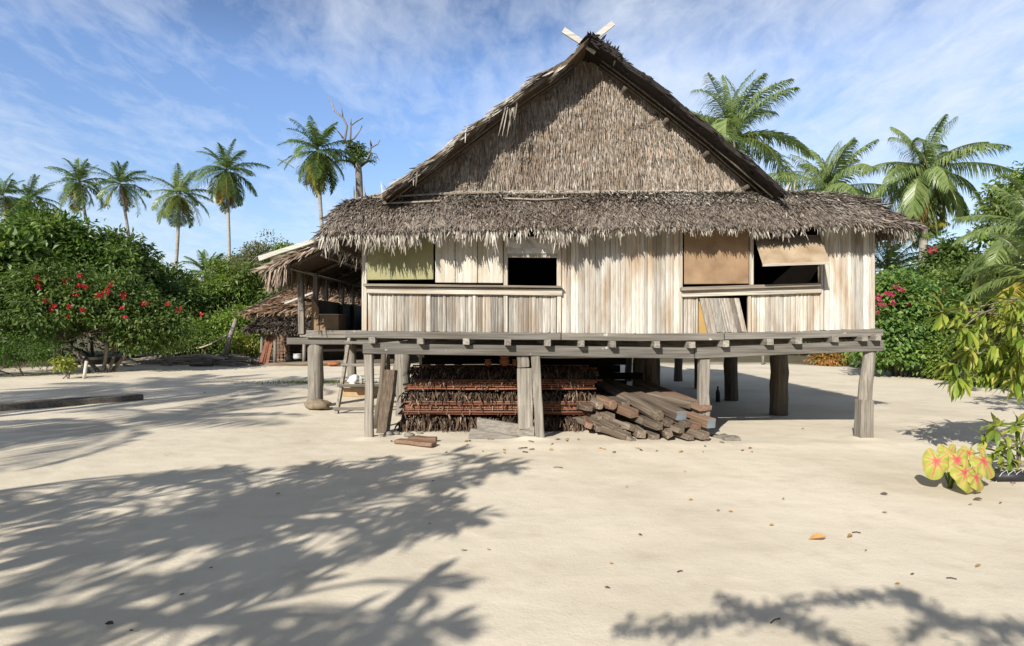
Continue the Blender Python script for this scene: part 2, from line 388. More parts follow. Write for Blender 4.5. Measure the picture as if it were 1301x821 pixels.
cy.max_bounces = 6; cy.diffuse_bounces = 3; cy.glossy_bounces = 2; cy.transmission_bounces = 3; cy.transparent_max_bounces = 4
cy.use_denoising = True; cy.sample_clamp_indirect = 4.0

# ------------------------------------------------------------------ ground
def gh(x, y):
    """ground height"""
    near = max(0.0, 1 - max(0, abs(x) - 10) / 14) * max(0.0, 1 - max(0, y - 16) / 10)
    h = near * (.015 * mnoise.noise(Vector((x * .55, y * .55, 1.3))) + .007 * mnoise.noise(Vector((x * 1.7, y * 1.7, 4.1))) + .0035 * mnoise.noise(Vector((x * 6, y * 6, 2.2))))
    far = min(1, max(0, (y - 22) / 20)) + min(1, max(0, (abs(x) - 16) / 12))
    h += far * .12 * (mnoise.noise(Vector((x * .09, y * .09, 7))) + .3)
    # spit of raised bed at the right edge
    h += .10 * math.exp(-(((x - 5.9) / .55) ** 2 + ((y - 6.75) / .42) ** 2))
    # scuffed ridge just outside the drip line
    h += .018 * math.exp(-((y - 8.55) / .22) ** 2) * (1 if -2.5 < x < 5.6 else 0)
    for px_ in (-2.04, .2, .4, 2.73, 5.03): h += .035 * math.exp(-((x - px_) ** 2 + (y - 9.0) ** 2) / .045)
    return h
def axis_pts(lo, hi, dense_lo, dense_hi, step):
    a = list(np.arange(dense_lo, dense_hi, step)); s = step
    v = dense_hi
    while v < hi: a.append(v); s *= 1.28; v += s
    a.append(hi); v, s, b = dense_lo, step, []
    while True:
        s *= 1.28; v -= s
        if v <= lo: break
        b.append(v)
    return np.array([lo] + b[::-1] + a)
gx = axis_pts(-900, 900, -7.5, 8.5, .075); gy = axis_pts(-300, 1800, 2.6, 13.5, .075)
XX, YY = np.meshgrid(gx, gy)
ZZ = np.array([gh(x, y) for x, y in zip(XX.ravel(), YY.ravel())])
V = np.column_stack([XX.ravel(), YY.ravel(), ZZ]); nx, ny = len(gx), len(gy)
ii = (np.arange(ny - 1)[:, None] * nx + np.arange(nx - 1)[None, :]).ravel()
me = mesh_np('sand_ground', V, [np.column_stack([ii, ii + 1, ii + nx + 1, ii + nx])], True)
m, nt, b = newmat('coral_sand')
n1 = tex(nt, .55, 5, dist=.3); n2 = tex(nt, 2.6, 7, (1, 1.25, 1), .62); n3 = tex(nt, 45, 6, rough=.7); n4 = tex(nt, 240, 3)
c = ramp(nt, [(.30, (.54, .47, .365)), (.5, (.63, .56, .45)), (.70, (.68, .61, .495))], n1)
c = mix(nt, c, (.47, .40, .31), mth(nt, 'MULTIPLY', maprange(nt, n2, .52, .74), .5))
c = mix(nt, c, (.30, .235, .165), mth(nt, 'MULTIPLY', maprange(nt, n3, .62, .74), .45))
c = mix(nt, c, (.80, .74, .64), mth(nt, 'MULTIPLY', maprange(nt, n4, .62, .72), .35))
# soil and leaf mould beyond the swept clearing
tc = N_(nt, 'ShaderNodeTexCoord'); sx = N_(nt, 'ShaderNodeSeparateXYZ'); L_(nt, tc.outputs['Object'], sx.inputs[0])
edge = tex(nt, .35, 5)
ex = mth(nt, 'ADD', maprange(nt, sx.outputs[1], 24.5, 29, 0, 1), mth(nt, 'ADD', maprange(nt, sx.outputs[0], 11.5, 15, 0, 1), maprange(nt, sx.outputs[0], -17, -21, 0, 1)))
soil = maprange(nt, mth(nt, 'ADD', ex, mth(nt, 'MULTIPLY', mth(nt, 'SUBTRACT', edge, .5), 1.1)), .3, .75)
c = mix(nt, c, ramp(nt, [(.3, (.05, .042, .026)), (.5, (.13, .105, .07)), (.7, (.09, .11, .035))], tex(nt, 1.6, 6)), soil)
L_(nt, c, b.inputs['Base Color']); b.inputs['Roughness'].default_value = .95; b.inputs['Specular IOR Level'].default_value = .1
v = N_(nt, 'ShaderNodeTexVoronoi', feature='SMOOTH_F1'); v.inputs['Scale'].default_value = 3.6; v.inputs['Smoothness'].default_value = .7
L_(nt, tc.outputs['Object'], v.inputs['Vector'])
hh = mth(nt, 'ADD', mth(nt, 'MULTIPLY', v.outputs['Distance'], .55), mth(nt, 'ADD', mth(nt, 'MULTIPLY', n2, .9), mth(nt, 'MULTIPLY', n3, .28)))
bump(nt, b, hh, .38, .035)
g = bpy.data.objects.new('sand_ground', me); COL.objects.link(g); g.data.materials.append(m); g['kind'] = 'structure'

# ------------------------------------------------------------------ the house
HX0, HX1, HY0, HY1 = -2.12, 5.17, 9.02, 18.6
house = thing('thatched_house', 'large weathered house on stilts with grey thatched gable roof and whitewashed slat walls', 'house', (1.5, 9.0, 0))
S = lambda px: (px - CX) * 9.0 / F            # front plane x
ZF = lambda py: CAM_Z - (py - CY) * 9.0 / F   # front plane z
def floor_py(px): return float(np.interp(px, [440, 640, 780, 880, 1000, 1118], [420.5, 422.5, 424, 424.3, 421.5, 418]))
def beam_py(px): return float(np.interp(px, [462, 640, 780, 882, 1000, 1120], [436, 438.5, 441, 442, 437, 432]))
def qpx(x0, x1, y0, y1, d, y0b=None, y1b=None):
    """front quad from pixel x0..x1, top y0 (y0b at right), bottom y1 (y1b at right)"""
    y0b = y0 if y0b is None else y0b; y1b = y1 if y1b is None else y1b
    return [P(x0, y1, d), P(x1, y1b, d), P(x1, y0b, d), P(x0, y0, d)]
def house_box(name, mat, x0, x1, y0, y1, d, depth, y0b=None, y1b=None, label=None, bev=.006, parent=None):
    mb = MB().hexa(qpx(x0, x1, y0, y1, d, y0b, y1b), (0, depth, 0))
    return part(name, mb, M[mat], parent or house, label, bevel=bev)

# floor
part('floor', MB().box(HX0 + .02, HX1 - .02, HY0 + .01, HY1, 1.425, 1.465), M['shade_black'], house)
part('ceiling', MB().box(HX0 + .1, 4.4, HY0 + .12, HY1 - .1, 3.05, 3.08), M['shade_black'], house)
# edge planks (three lengths, sagging with the floor)
for (a, c_, mt) in ((440, 712, 'beam'), (713, 918, 'beam'), (919, 1119, 'beam')):
    mb = MB()
    pts = [P(a, floor_py(a) + 4, 8.95), P((a + c_) / 2, floor_py((a + c_) / 2) + 4.4, 8.95), P(c_, floor_py(c_) + 4, 8.95)]
    V = []
    for i, p in enumerate(pts):
        for (dy, dz) in ((-.07, -.052), (.08, -.052), (.08, .048), (-.07, .048)): V.append(p + [0, dy + R.normal(0, .004), dz + R.normal(0, .003)])
    Fq = [[i * 4 + j, i * 4 + (j + 1) % 4, i * 4 + 4 + (j + 1) % 4, i * 4 + 4 + j] for i in range(2) for j in range(4)] + [[3, 2, 1, 0], [8, 9, 10, 11]]
    mb.add(V, [Fq]); part('floor_edge_plank', mb, M[mt], house, bevel=.006)
# carrying beams
for a, c_, d in ((462, 881, 8.98), (882, 1120, 8.95)):
    k = 4; V = []
    for i in range(k + 1):
        px = a + (c_ - a) * i / k; t = P(px, beam_py(px), d); h = .15
        for (dy, dz) in ((-.06, -h), (.07, -h), (.07, 0), (-.06, 0)): V.append(t + [0, dy + R.normal(0, .004), dz + R.normal(0, .003)])
    Fq = [[i * 4 + j, i * 4 + (j + 1) % 4, i * 4 + 4 + (j + 1) % 4, i * 4 + 4 + j] for i in range(k) for j in range(4)] + [[3, 2, 1, 0], [k * 4, k * 4 + 1, k * 4 + 2, k * 4 + 3]]
    part('carrying_beam', MB().add(V, [Fq]), M['beam'], house, bevel=.007)
for yy in (11.4, 13.7, 16.3):
    part('carrying_beam', MB().beam((HX0 - .1, yy, 1.27), (HX1 + .1, yy, 1.27), .13, .15, segs=5, jit=.006), M['beam'], house)
# joists: front ends rest on the carrying beam, running back
for px in (475, 536, 593, 645, 695, 737, 776, 831, 875, 917, 972, 1007, 1055, 1090, 1106):
    t = P(px, beam_py(px), 8.95); zc = t[2] + .046
    part('floor_joist', MB().beam((t[0], 8.79 + R.uniform(-.04, .03), zc), (t[0] + R.normal(0, .03), 18.4, 1.37), .085 + R.uniform(-.01, .01), .088, segs=3, jit=.003), M['beam_y'], house)
# support posts
def spost(pts, w, h, mat='post', round_=False, label=None, jit=.006):
    mb = MB()
    if round_: mb.tube(np.array([np.array(pts[0]) + (np.array(pts[1]) - np.array(pts[0])) * t + np.array([R.normal(0, .008), R.normal(0, .008), 0]) for t in np.linspace(0, 1, 7)]), [w * .5 * q for q in (1.06, 1.02, 1.0, .99, 1.0, .98, .98)], 12, .035)
    else: mb.beam(pts[0], pts[1], w, h, up=(0, 1, 0), segs=5, jit=jit)
    return part('support_post', mb, M[mat], house, label, smooth=round_, bevel=0 if round_ else .01)
zb = lambda px: ZF(beam_py(px)) - .15
spost([(S(469.5), 9.0, -.1), (S(468.5), 9.0, zb(468))], .115, .12, label='thin squared post at the left front corner')
mb = MB().beam((S(668), 9.03, .135), (S(666.5), 9.03, ZF(468)), .215, .12, up=(0, 1, 0), segs=5, jit=.006)
mb.beam((S(665), 9.03, ZF(467)), (S(664), 9.03, zb(664)), .17, .12, up=(0, 1, 0), segs=2, jit=.004)
mb.beam((S(668), 9.05, -.1), (S(668), 9.05, .13), .17, .11, up=(0, 1, 0), segs=1)
part('support_post', mb, M['post'], house, 'wide plank-faced post at the middle of the front', bevel=.008)
spost([(S(687), 8.97, -.1), (S(680), 8.97, zb(680))], .125, .12, label='leaning prop beside the middle post')
spost([(S(893), 9.0, -.1), (S(894), 9.0, zb(894))], .145, .14)
mb = MB().tube([(S(1098.5), 9.0, .55), (S(1100), 9.0, .8), (S(1103), 9.0, 1.05), (S(1105), 9.0, zb(1105))], [.093, .09, .085, .082], 14, .03)
mb.beam((S(1097.5), 9.0, -.1), (S(1098.5), 9.0, .56), .185, .18, up=(0, 1, 0), segs=3, jit=.005)
part('support_post', mb, M['post'], house, 'round post squared at its foot, at the right front corner', bevel=.006)
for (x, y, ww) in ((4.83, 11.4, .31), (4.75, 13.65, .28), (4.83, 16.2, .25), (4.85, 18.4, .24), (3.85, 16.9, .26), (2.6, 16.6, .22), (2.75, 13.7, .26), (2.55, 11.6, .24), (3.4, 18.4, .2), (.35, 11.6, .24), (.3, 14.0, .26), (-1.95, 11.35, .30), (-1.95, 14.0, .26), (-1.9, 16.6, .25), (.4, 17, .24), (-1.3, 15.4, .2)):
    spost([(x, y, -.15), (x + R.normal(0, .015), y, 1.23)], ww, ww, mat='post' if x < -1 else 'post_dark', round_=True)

# front wall pieces -------------------------------------------------
def slat_panel(px0, px1, ytop, ybot, mat, wpx=5.0, d=9.03, label=None, tilt=0.0, name='wall_slats'):
    mb = MB(); x = px0
    while x < px1 - 1.2:
        w_ = min(wpx * R.uniform(.55, 1.55), px1 - x)
        yt = ytop(x) if callable(ytop) else ytop; yb = ybot(x) if callable(ybot) else ybot
        dd = d + R.uniform(-.009, .009); q = [P(x + .15 + tilt * 0, yb + R.uniform(-.6, .6), d), P(x + w_ - .15, yb + R.uniform(-.6, .6), d), P(x + w_ - .15 - tilt, yt, d), P(x + .15 - tilt, yt, d)]
        q = [np.array([a[0], dd + R.normal(0, .002), a[2]]) for a in q]
        # each slat a shallow ridge (split palm)
        xm = [(q[0] + q[1]) / 2 + [0, -.007, 0], (q[3] + q[2]) / 2 + [0, -.007, 0]]
        b_ = np.array([0, .025, 0])
        V = [q[0], xm[0], q[1], q[2], xm[1], q[3], q[0] + b_, q[1] + b_, q[2] + b_, q[3] + b_]
        mb.add(V, [[[0, 1, 4, 5], [1, 2, 3, 4], [6, 9, 8, 7], [0, 5, 9, 6], [2, 7, 8, 3]], [[0, 6, 7], [0, 7, 1], [1, 7, 2]]][:1] + [[[0, 6, 1], [1, 6, 7], [1, 7, 2]]])
        x += w_
    return part(name, mb, M[mat], house, label)
TOP = 283
fb = lambda px: floor_py(px) - .2
ll = lambda px: float(np.interp(px, [462, 714], [360.3, 363.4])); rl = lambda px: float(np.interp(px, [866, 1045], [364.9, 359.3]))
lb = lambda px: float(np.interp(px, [462, 714], [372.6, 375.6])); rb = lambda px: float(np.interp(px, [866, 1045], [377.6, 372.2]))
house_box('corner_post', 'trim_z', 459.5, 466, TOP, fb(462), 9.0, .1)
house_box('corner_post', 'trim_z', 1107.5, 1112, TOP, fb(1109), 9.0, .1)
for x0, x1, mt, lab in ((467, 501, 'slat', 'whitewashed slats under the olive shutter'), (502, 556, 'slat_grey', None), (557, 600, 'slat_grey', None), (605, 639.5, 'slat_grey', None), (645.5, 706.5, 'slat_grey', None)):
    slat_panel(x0, x1, lambda x: lb(x) - 1, fb, mt, 4.6, label=lab)
for x in (501.0, 556.2): house_box('wall_stud', 'trim_z', x, x + 1.6, lb(x), fb(x), 9.03, .06)
house_box('wall_stud', 'trim_z', 600.2, 604.6, lb(602), fb(602), 9.0, .05)
house_box('wall_stud', 'trim_z', 639.8, 645.2, TOP, fb(642), 8.995, .07)
house_box('wall_stud', 'trim_z', 707.6, 713.4, TOP, fb(710), 8.995, .07)
slat_panel(713.8, 775, TOP, fb, 'slat', 5.4, label='tall whitewashed slats beside the open window')
slat_panel(775.6, 863, TOP, fb, 'slat', 5.2, d=9.02)
house_box('wall_stud', 'trim_z', 863, 867.6, TOP, fb(865), 8.995, .06)
slat_panel(868.4, 887, lambda x: rb(x) - 1, fb, 'slat_grey', 4.6)
slat_panel(954.8, 1044, lambda x: rb(x) - 1, fb, 'slat', 4.6)
house_box('wall_stud', 'trim_z', 950.6, 954.6, rb(952), fb(952), 9.0, .05)
house_box('wall_stud', 'trim_z', 1042.5, 1046.5, TOP, fb(1044), 9.0, .05)
slat_panel(1046.8, 1107.3, TOP, fb, 'slat', 6.4, label='tall whitewashed slats at the right corner')
house_box('wall_patch', 'yellowboard', 887.2, 902, rb(890), fb(890), 9.07, .015, label='yellow board showing behind the slipped panel')
slat_panel(899, 949, 379, lambda x: floor_py(x) - .8, 'slat_grey', 4.4, d=8.985, tilt=10.0, label='grey slat panel slipped and leaning to the left', name='loose_panel')
# rails and ledges
for x0, x1, f0, f1 in ((466, 714.5, ll, lb), (866, 1044, rl, rb)):
    dark = x0 > 800
    house_box('window_ledge', 'ledge', x0 - (5 if not dark else 0), x1, f0(x0), f0(x0) + (3.2 if not dark else 4.6), 8.90, .16, f0(x1), f0(x1) + (2.6 if not dark else 4.2))
    house_box('window_rail', 'trim', x0, x1, f0(x0) + 4.2, f1(x0), 8.965, .05, f0(x1) + 3.8, f1(x1))
# shutters
house_box('shutter', 'olive', 466.3, 550.6, TOP, 355.8, 8.985, .02, None, 355.2, 'flat olive green shutter at the left corner')
house_box('shutter', 'whiteboard', 553, 606.2, TOP, 359.2, 8.99, .025, None, 359.6, 'white board shutter beside the olive one')
house_box('shutter', 'whiteboard', 607, 639, TOP, 359.5, 8.985, .025, None, 359.8, 'narrow water-stained white board shutter')
mb = MB()
mb.hexa(qpx(577.5, 578.7, TOP, 359, 8.984), (0, .004, 0)); part('board_joint', mb, M['ledge'], house)
house_box('shutter', 'hardboard', 869.3, 951.5, TOP, 361.2, 8.985, .015, None, 360.6, 'closed brown hardboard shutter')
house_box('wall_stud', 'trim_z', 952.6, 957.8, TOP, rl(955), 8.99, .05)
# the propped awning shutter
q = [P(969, 336, 8.52), P(1053.6, 333, 8.52), P(1042.5, 300, 8.97), P(957.5, 300, 8.97)]
aw = part('awning_shutter', MB().hexa(q, (0, .02, .018)), M['plyawning'], house, 'stained plywood shutter propped open at the right window', bevel=.003)
part('bottom_batten', MB().beam(P(969, 337, 8.52), P(1053.8, 334, 8.52), .03, .035), M['trim'], aw)
part('prop_stick', MB().tube([P(1040, 360, 8.98), P(1040, 338, 8.6)], .009, 6), M['trim_z'], aw)
# left open window: header board, faded sheet above it, and dark jambs
house_box('window_header', 'trim', 645.2, 707.5, 320.2, 327, 8.985, .05, 321.5, 327.5)
mb = MB(); nx_ = 10
V = [];
for j in range(4):
    for i in range(nx_ + 1):
        p = P(644.5 + 64 * i / nx_, 301 + 21 * j / 3, 8.965); p[1] += .012 * mnoise.noise(Vector((i * .9, j * 1.3, 3))) * 2; p[2] += .012 * mnoise.noise(Vector((i * .8, j, 9))); V.append(p)
mb.add(V, [[[j * 11 + i, (j + 1) * 11 + i, (j + 1) * 11 + i + 1, j * 11 + i + 1] for j in range(3) for i in range(nx_)]])
part('window_flap', mb, M['metal'], house, 'crumpled faded sheet above the open left window')
# side and back walls, and an added black sheet inside the right wall
mb = MB(); 
for i in range(60):
    y0 = HY0 + .12 + i * .158; mb.box(HX1 - .03 + R.uniform(-.006, .006), HX1, y0, y0 + .152, 1.44, 3.06)
part('side_wall', mb, M['slat'], house)
part('shade_lining', MB().box(HX1 - .07, HX1 - .045, HY0 + .1, HY1 - .1, 1.47, 3.04), M['shade_black'], house)  # near-black sheet added so the right window opening stays dark
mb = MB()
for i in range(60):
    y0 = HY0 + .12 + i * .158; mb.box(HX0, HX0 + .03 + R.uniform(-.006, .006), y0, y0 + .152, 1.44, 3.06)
part('side_wall', mb, M['shade_black'], house)
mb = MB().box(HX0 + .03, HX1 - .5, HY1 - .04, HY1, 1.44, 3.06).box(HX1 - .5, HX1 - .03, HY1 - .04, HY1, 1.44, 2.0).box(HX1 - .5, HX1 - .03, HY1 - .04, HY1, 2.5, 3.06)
part('back_wall', mb, M['shade_black'], house)
part('partition_wall', MB().box(HX0 + .04, 4.0, 11.38, 11.42, 1.47, 3.045), M['shade_black'], house)

# ------------------------------------------------------------------ roofs
def poly_at(pts, t):
    pts = np.asarray(pts, float); seg = np.linalg.norm(np.diff(pts, axis=0), axis=1); s = np.concatenate([[0], np.cumsum(seg)]) / seg.sum()
    t = np.clip(t, 0, 1); return np.stack([np.interp(t, s, pts[:, k]) for k in range(pts.shape[1])], -1)
def slab(mb, f, nu, nv, thick):
    """closed sheet over patch f(u,v) thickened downwards"""
    u, v = np.meshgrid(np.linspace(0, 1, nu + 1), np.linspace(0, 1, nv + 1)); T = f(u.ravel(), v.ravel()); K = len(T)
    B = T - np.asarray(thick); id_ = lambda i, j: j * (nu + 1) + i; Q = []
    for j in range(nv):
        for i in range(nu):
            Q += [[id_(i, j), id_(i + 1, j), id_(i + 1, j + 1), id_(i, j + 1)], [K + id_(i, j + 1), K + id_(i + 1, j + 1), K + id_(i + 1, j), K + id_(i, j)]]
    for i in range(nu): Q += [[id_(i, 0), K + id_(i, 0), K + id_(i + 1, 0), id_(i + 1, 0)], [id_(i, nv), id_(i + 1, nv), K + id_(i + 1, nv), K + id_(i, nv)]]
    for j in range(nv): Q += [[id_(0, j), id_(0, j + 1), K + id_(0, j + 1), K + id_(0, j)], [id_(nu, j), K + id_(nu, j), K + id_(nu, j + 1), id_(nu, j + 1)]]
    return mb.add(np.vstack([T, B]), [Q])
def patch_strips(mb, f, n, L, W, lift, spread=.25, courses=None, flip=1, vmax=1.0, off=.004, umax=1.0, curl=.05):
    u = R.uniform(0, umax, n); v = R.uniform(0, vmax, n)
    if courses: v = (np.floor(v * courses) + R.uniform(0, .28, n)) / courses * vmax
    e = 1e-3
    p = f(u, v); dv = unit(f(u, np.minimum(v + e, 1)) - f(u, np.minimum(v + e, 1) - e)); du = unit(f(np.minimum(u + e, 1), v) - f(np.minimum(u + e, 1) - e, v))
    nr = unit(np.cross(du, dv)) * flip
    nr[nr[:, 2] < -.2] *= -1 if not flip == 9 else 1
    d = unit(dv + du * R.normal(0, spread, (n, 1)))
    Ls = R.uniform(*L, n); Ws = R.uniform(*W, n)
    return mb.strips(p + nr * off, d, nr, Ls, Ws, R.uniform(*lift, n), R.normal(curl, .12, n))
RY0, RY1 = 8.45, 18.9
prof_l = np.array([(1.015, 5.44), (.72, 5.13), (.31, 4.87), (-.52, 4.25), (-1.14, 3.78), (-1.71, 3.36)])
prof_r = np.array([(1.015, 5.44), (1.30, 5.27), (2.07, 4.68), (2.8, 4.09), (3.58, 3.42)])
for pr in (prof_l, prof_r): pr[:, 0] *= 8.45 / 8.3; pr[:, 1] = CAM_Z + (pr[:, 1] - CAM_Z) * 8.45 / 8.3
AX, AZ = prof_l[0]
def froof(prof, amp=.035, sd=0.0):
    def f(u, v):
        q = poly_at(prof, v); y = RY0 + (RY1 - RY0) * u
        wob = np.array([mnoise.noise(Vector((a * 3.1, b * 7.0 + sd, 2))) for a, b in zip(u, v)]) * amp
        yy = y + (u < .02) * np.array([mnoise.noise(Vector((b * 9 + sd, 5, 1))) for b in v]) * .10
        return np.stack([q[:, 0], yy, q[:, 1] + wob], -1)
    return f
fl, fr = froof(prof_l), froof(prof_r, sd=9)
rl_ = part('roof_slope', slab(MB(), fl, 24, 16, (.0, 0, .07)), M['under'], house, 'left slope of the main thatched roof')
rr_ = part('roof_slope', slab(MB(), fr, 24, 16, (.0, 0, .08)), M['blackened'], house, 'right slope of the main thatched roof')
mb = MB(); patch_strips(mb, fl, 9000, (.16, .30), (.025, .045), (.0, .05), .10, courses=22, curl=.0); part('thatch', mb, M['roof'], rl_)
mb = MB(); patch_strips(mb, lambda u, v: fr(.012 + .988 * u, v), 6000, (.2, .4), (.03, .05), (.0, .05), .10, courses=22, curl=.0); part('thatch', mb, M['roof_dark'], rr_)
def rake(f, n, v0, v1, L, W, lat, dn, out, seed=0):
    """ragged leaf ends along the front edge of a slope; lat: sideways share along the slope"""
    v = R.uniform(v0, v1, n); u = R.uniform(0, .012, n); p = f(u, v); dv = unit(f(u, np.minimum(v + .002, 1)) - f(u, np.minimum(v + .002, 1) - .002))
    p = p + np.stack([np.zeros(n), R.uniform(-.02, .10, n), R.uniform(-.06, .012, n)], -1)
    d = unit(dv * R.uniform(*lat, (n, 1)) + np.array([0, -1, 0]) * R.uniform(*out, (n, 1)) + np.array([0, 0, -1]) * R.uniform(*dn, (n, 1)))
    nr = unit(np.cross(np.cross(d, [0, -1, .3]), d)); nr[np.isnan(nr)] = 0
    return d, p, nr, R.uniform(*L, n), R.uniform(*W, n)
mb = MB()
for (n, v0, v1, L, W, lat, dn, out) in ((1700, 0.1, .93, (.12, .36), (.010, .026), (.7, 1), (-.02, .12), (.0, .22)), (200, .15, .9, (.2, .45), (.012, .026), (.8, 1), (.05, .3), (.0, .15))):
    d, p, nr, L_a, W_a = rake(fl, n, v0, v1, L, W, lat, dn, out); mb.strips(p, d, nr, L_a, W_a, .05, .05)
for (px, py, n, ln) in ((648, 147, 4, .42), (655, 142, 3, .25), (525, 226, 2, .2), (597, 170, 2, .2)):
    b0 = P(px, py - 8, 8.43); p = b0 + R.normal(0, .035, (n, 3)); d = unit(np.column_stack([R.normal(-.15, .25, n), R.normal(0, .15, n), -np.ones(n)]))
    mb.strips(p, d, np.tile([0, -1., 0], (n, 1)), R.uniform(ln * .6, ln * 1.1, n), R.uniform(.012, .024, n), .08, .05)
part('rake_fringe', mb, M['fringe'], rl_)
mb = MB()
d, p, nr, L_a, W_a = rake(fr, 1500, 0, 1, (.05, .16), (.012, .03), (.3, 1), (-.05, .2), (-.1, .2)); mb.strips(p, d, nr, L_a, W_a, .05, .05)
d, p, nr, L_a, W_a = rake(fr, 300, 0, .16, (.05, .13), (.02, .04), (-.2, .9), (-.4, .2), (-.1, .25)); mb.strips(p, d, nr, L_a, W_a, .05, .05)
part('rake_fringe', mb, M['blackened'], rr_)
mb = MB()
n = 900; y = R.uniform(RY0 - .05, RY1, n); sgn = np.where(R.random(n) < .5, -1, 1)
mb.strips(np.column_stack([AX + R.normal(0, .03, n), y, AZ + R.uniform(-.01, .04, n)]), unit(np.column_stack([sgn, R.normal(0, .2, n), -np.full(n, 1.05) + R.normal(0, .12, n)])), unit(np.column_stack([sgn * .6, np.zeros(n), np.ones(n)])), R.uniform(.14, .28, n), R.uniform(.03, .06, n), .02, .0)
part('ridge_cap', mb, M['blackened'], house)
# crossed white finial boards at the peak
for a, c_, dy in ((P(715.5, 38.5, 8.62), P(757, 66, 8.62), 0), (P(779, 29.5, 8.70), P(742, 60, 8.70), .05)):
    part('finial_board', MB().beam(a, c_, .035, .075, up=(0, 0, 1), segs=2, jit=.003), M['finial'], house)
# rafters and purlins under the overhang, seen from below
def rafter(prof, y, r, parent, drop=.12):
    q = poly_at(prof, np.linspace(.07, .98, 9)); part('rafter', MB().tube(np.column_stack([q[:, 0], np.full(9, y) + R.normal(0, .01, 9), q[:, 1] - drop]), r, 7), M['post_dark'], parent, smooth=True)
for prof, par in ((prof_l, rl_), (prof_r, rr_)):
    for y, r in ((8.68, .014), (8.82, .014), (8.92, .022)): rafter(prof, y, r, par)
    for t in (.2, .42, .64, .86):
        q = poly_at(prof, t); part('purlin', MB().tube([(q[0], 8.8, q[1] - .2), (q[0], 12, q[1] - .2), (q[0], 18.5, q[1] - .2)], .035, 7), M['post_dark'], par, smooth=True)

# gable wall of hanging leaf
def roof_z(x):
    return np.where(x < AX, np.interp(x, prof_l[::-1, 0], prof_l[::-1, 1]), np.interp(x, prof_r[:, 0], prof_r[:, 1])) - .10
xs = np.array([-1.73, -1.5, -1.14, -.52, .31, .72, 1.034, 1.3, 2.07, 2.8, 3.62]); zs = roof_z(xs)
V = [(x, 9.0, 3.06) for x in xs] + [(x, 9.0, max(z, 3.07)) for x, z in zip(xs, zs)]; V += [(a, 9.06, c_) for a, _, c_ in V]; k = len(xs)
Q = []
for i in range(k - 1): Q += [[i, i + 1, k + i + 1, k + i], [2 * k + i, 3 * k + i, 3 * k + i + 1, 2 * k + i + 1]]
gw = part('gable_wall', MB().add(V, [Q]), M['under'], house, 'leaf-covered triangular gable above the skirt roof')
mb = MB(); n = 42000
x = R.uniform(-2.2, 3.6, n); z = R.uniform(3.35, 5.45, n)
z = np.floor(z / .085) * .085 + R.uniform(0, .05, n) + .02 * np.sin(x * 5)
ok = (z < roof_z(x) + .10); x, z = x[ok], z[ok]; n = len(x)
p = np.column_stack([x, 8.995 - R.uniform(0, .018, n), z]); d = unit(np.column_stack([R.normal(0, .10, n), -R.uniform(.0, .12, n), -np.ones(n)]))
mb.strips(p, d, np.tile([0, -1., 0], (n, 1)), R.uniform(.10, .28, n), R.uniform(.009, .021, n), R.uniform(.02, .17, n), R.normal(.03, .1, n))
part('leaf_cladding', mb, M['gable'], gw)
part('loose_vine', MB().tube([P(796, 165, 8.93), P(806, 160, 8.92), P(820, 160, 8.92), (S(832), 8.92, ZF(150)), (S(835), 8.93, ZF(144))], .008, 5), M['post_dark'], gw)

# the skirt roof round the front
st_top = np.array([(-1.74, 17.5, 3.36), (-1.74, 12.0, 3.36), (-1.80, 9.45, 3.36), P(447, 255, 8.92), P(487, 246.5, 8.96), P(560, 243.5, 8.97), P(700, 243, 8.97), P(850, 243, 8.97), P(998, 243, 8.97), P(1052, 247, 9.0), P(1066, 250, 9.4), (4.0, 12, 3.42), (4.0, 18.6, 3.42)])
st_eav = np.array([(-2.72, 17.5, 2.92), (-2.72, 12.0, 2.92), (-2.68, 8.9, 2.90), P(411, 291, 8.5), P(470, 289, 8.55), P(560, 286, 8.58), P(700, 284, 8.6), P(850, 283, 8.6), P(1000, 283, 8.6), P(1110, 280, 8.6), P(1162, 284, 8.6), (5.62, 12, 2.84), (5.62, 18.6, 2.84)])
seg = np.linalg.norm(np.diff(st_eav, axis=0), axis=1); sS = np.concatenate([[0], np.cumsum(seg)]) / seg.sum()
sag = np.array([1] * len(sS))
def fs(u, v):
    a = np.stack([np.interp(u, sS, st_top[:, k]) for k in range(3)], -1); c_ = np.stack([np.interp(u, sS, st_eav[:, k]) for k in range(3)], -1)
    q = a + (c_ - a) * v[:, None]
    wob = np.array([mnoise.noise(Vector((qq[0] * 1.3, qq[1] * 1.3, b * 2.0))) for qq, b in zip(q, v)]) * .045
    q[:, 2] += .075 * np.sin(np.pi * np.clip(v, 0, 1)) + wob * (v > .05)
    return q
sk = part('skirt_roof', slab(MB(), fs, 90, 8, (0, 0, .09)), M['under'], house, 'dark ragged thatch skirt roof over the front wall')
uF0, uF1 = sS[3] - .004, sS[10]
def fs_front(u, v): return fs(uF0 + (uF1 - uF0) * u, v)
mb = MB()
patch_strips(mb, fs_front, 26000, (.07, .19), (.010, .024), (.0, .22), .45)
patch_strips(mb, lambda u, v: fs(u * uF0, v), 2500, (.15, .3), (.02, .045), (.02, .3), .25)
patch_strips(mb, lambda u, v: fs(uF1 - .01 + (1.01 - uF1) * u, v), 3000, (.15, .3), (.02, .045), (.02, .3), .25)
part('thatch', mb, M['skirt'], sk)
mb = MB()      # greyer courses tucked under the gable
patch_strips(mb, lambda u, v: fs_front(u, v), 2200, (.10, .2), (.012, .026), (.0, .16), .35, vmax=.10, off=.02)
patch_strips(mb, lambda u, v: fs_front(.52 + .48 * u, v), 4200, (.10, .2), (.012, .026), (.0, .16), .35, vmax=.42, off=.02)
part('upper_thatch', mb, M['fringe'], sk, 'pale grey leaf course under the gable')
mb = MB()
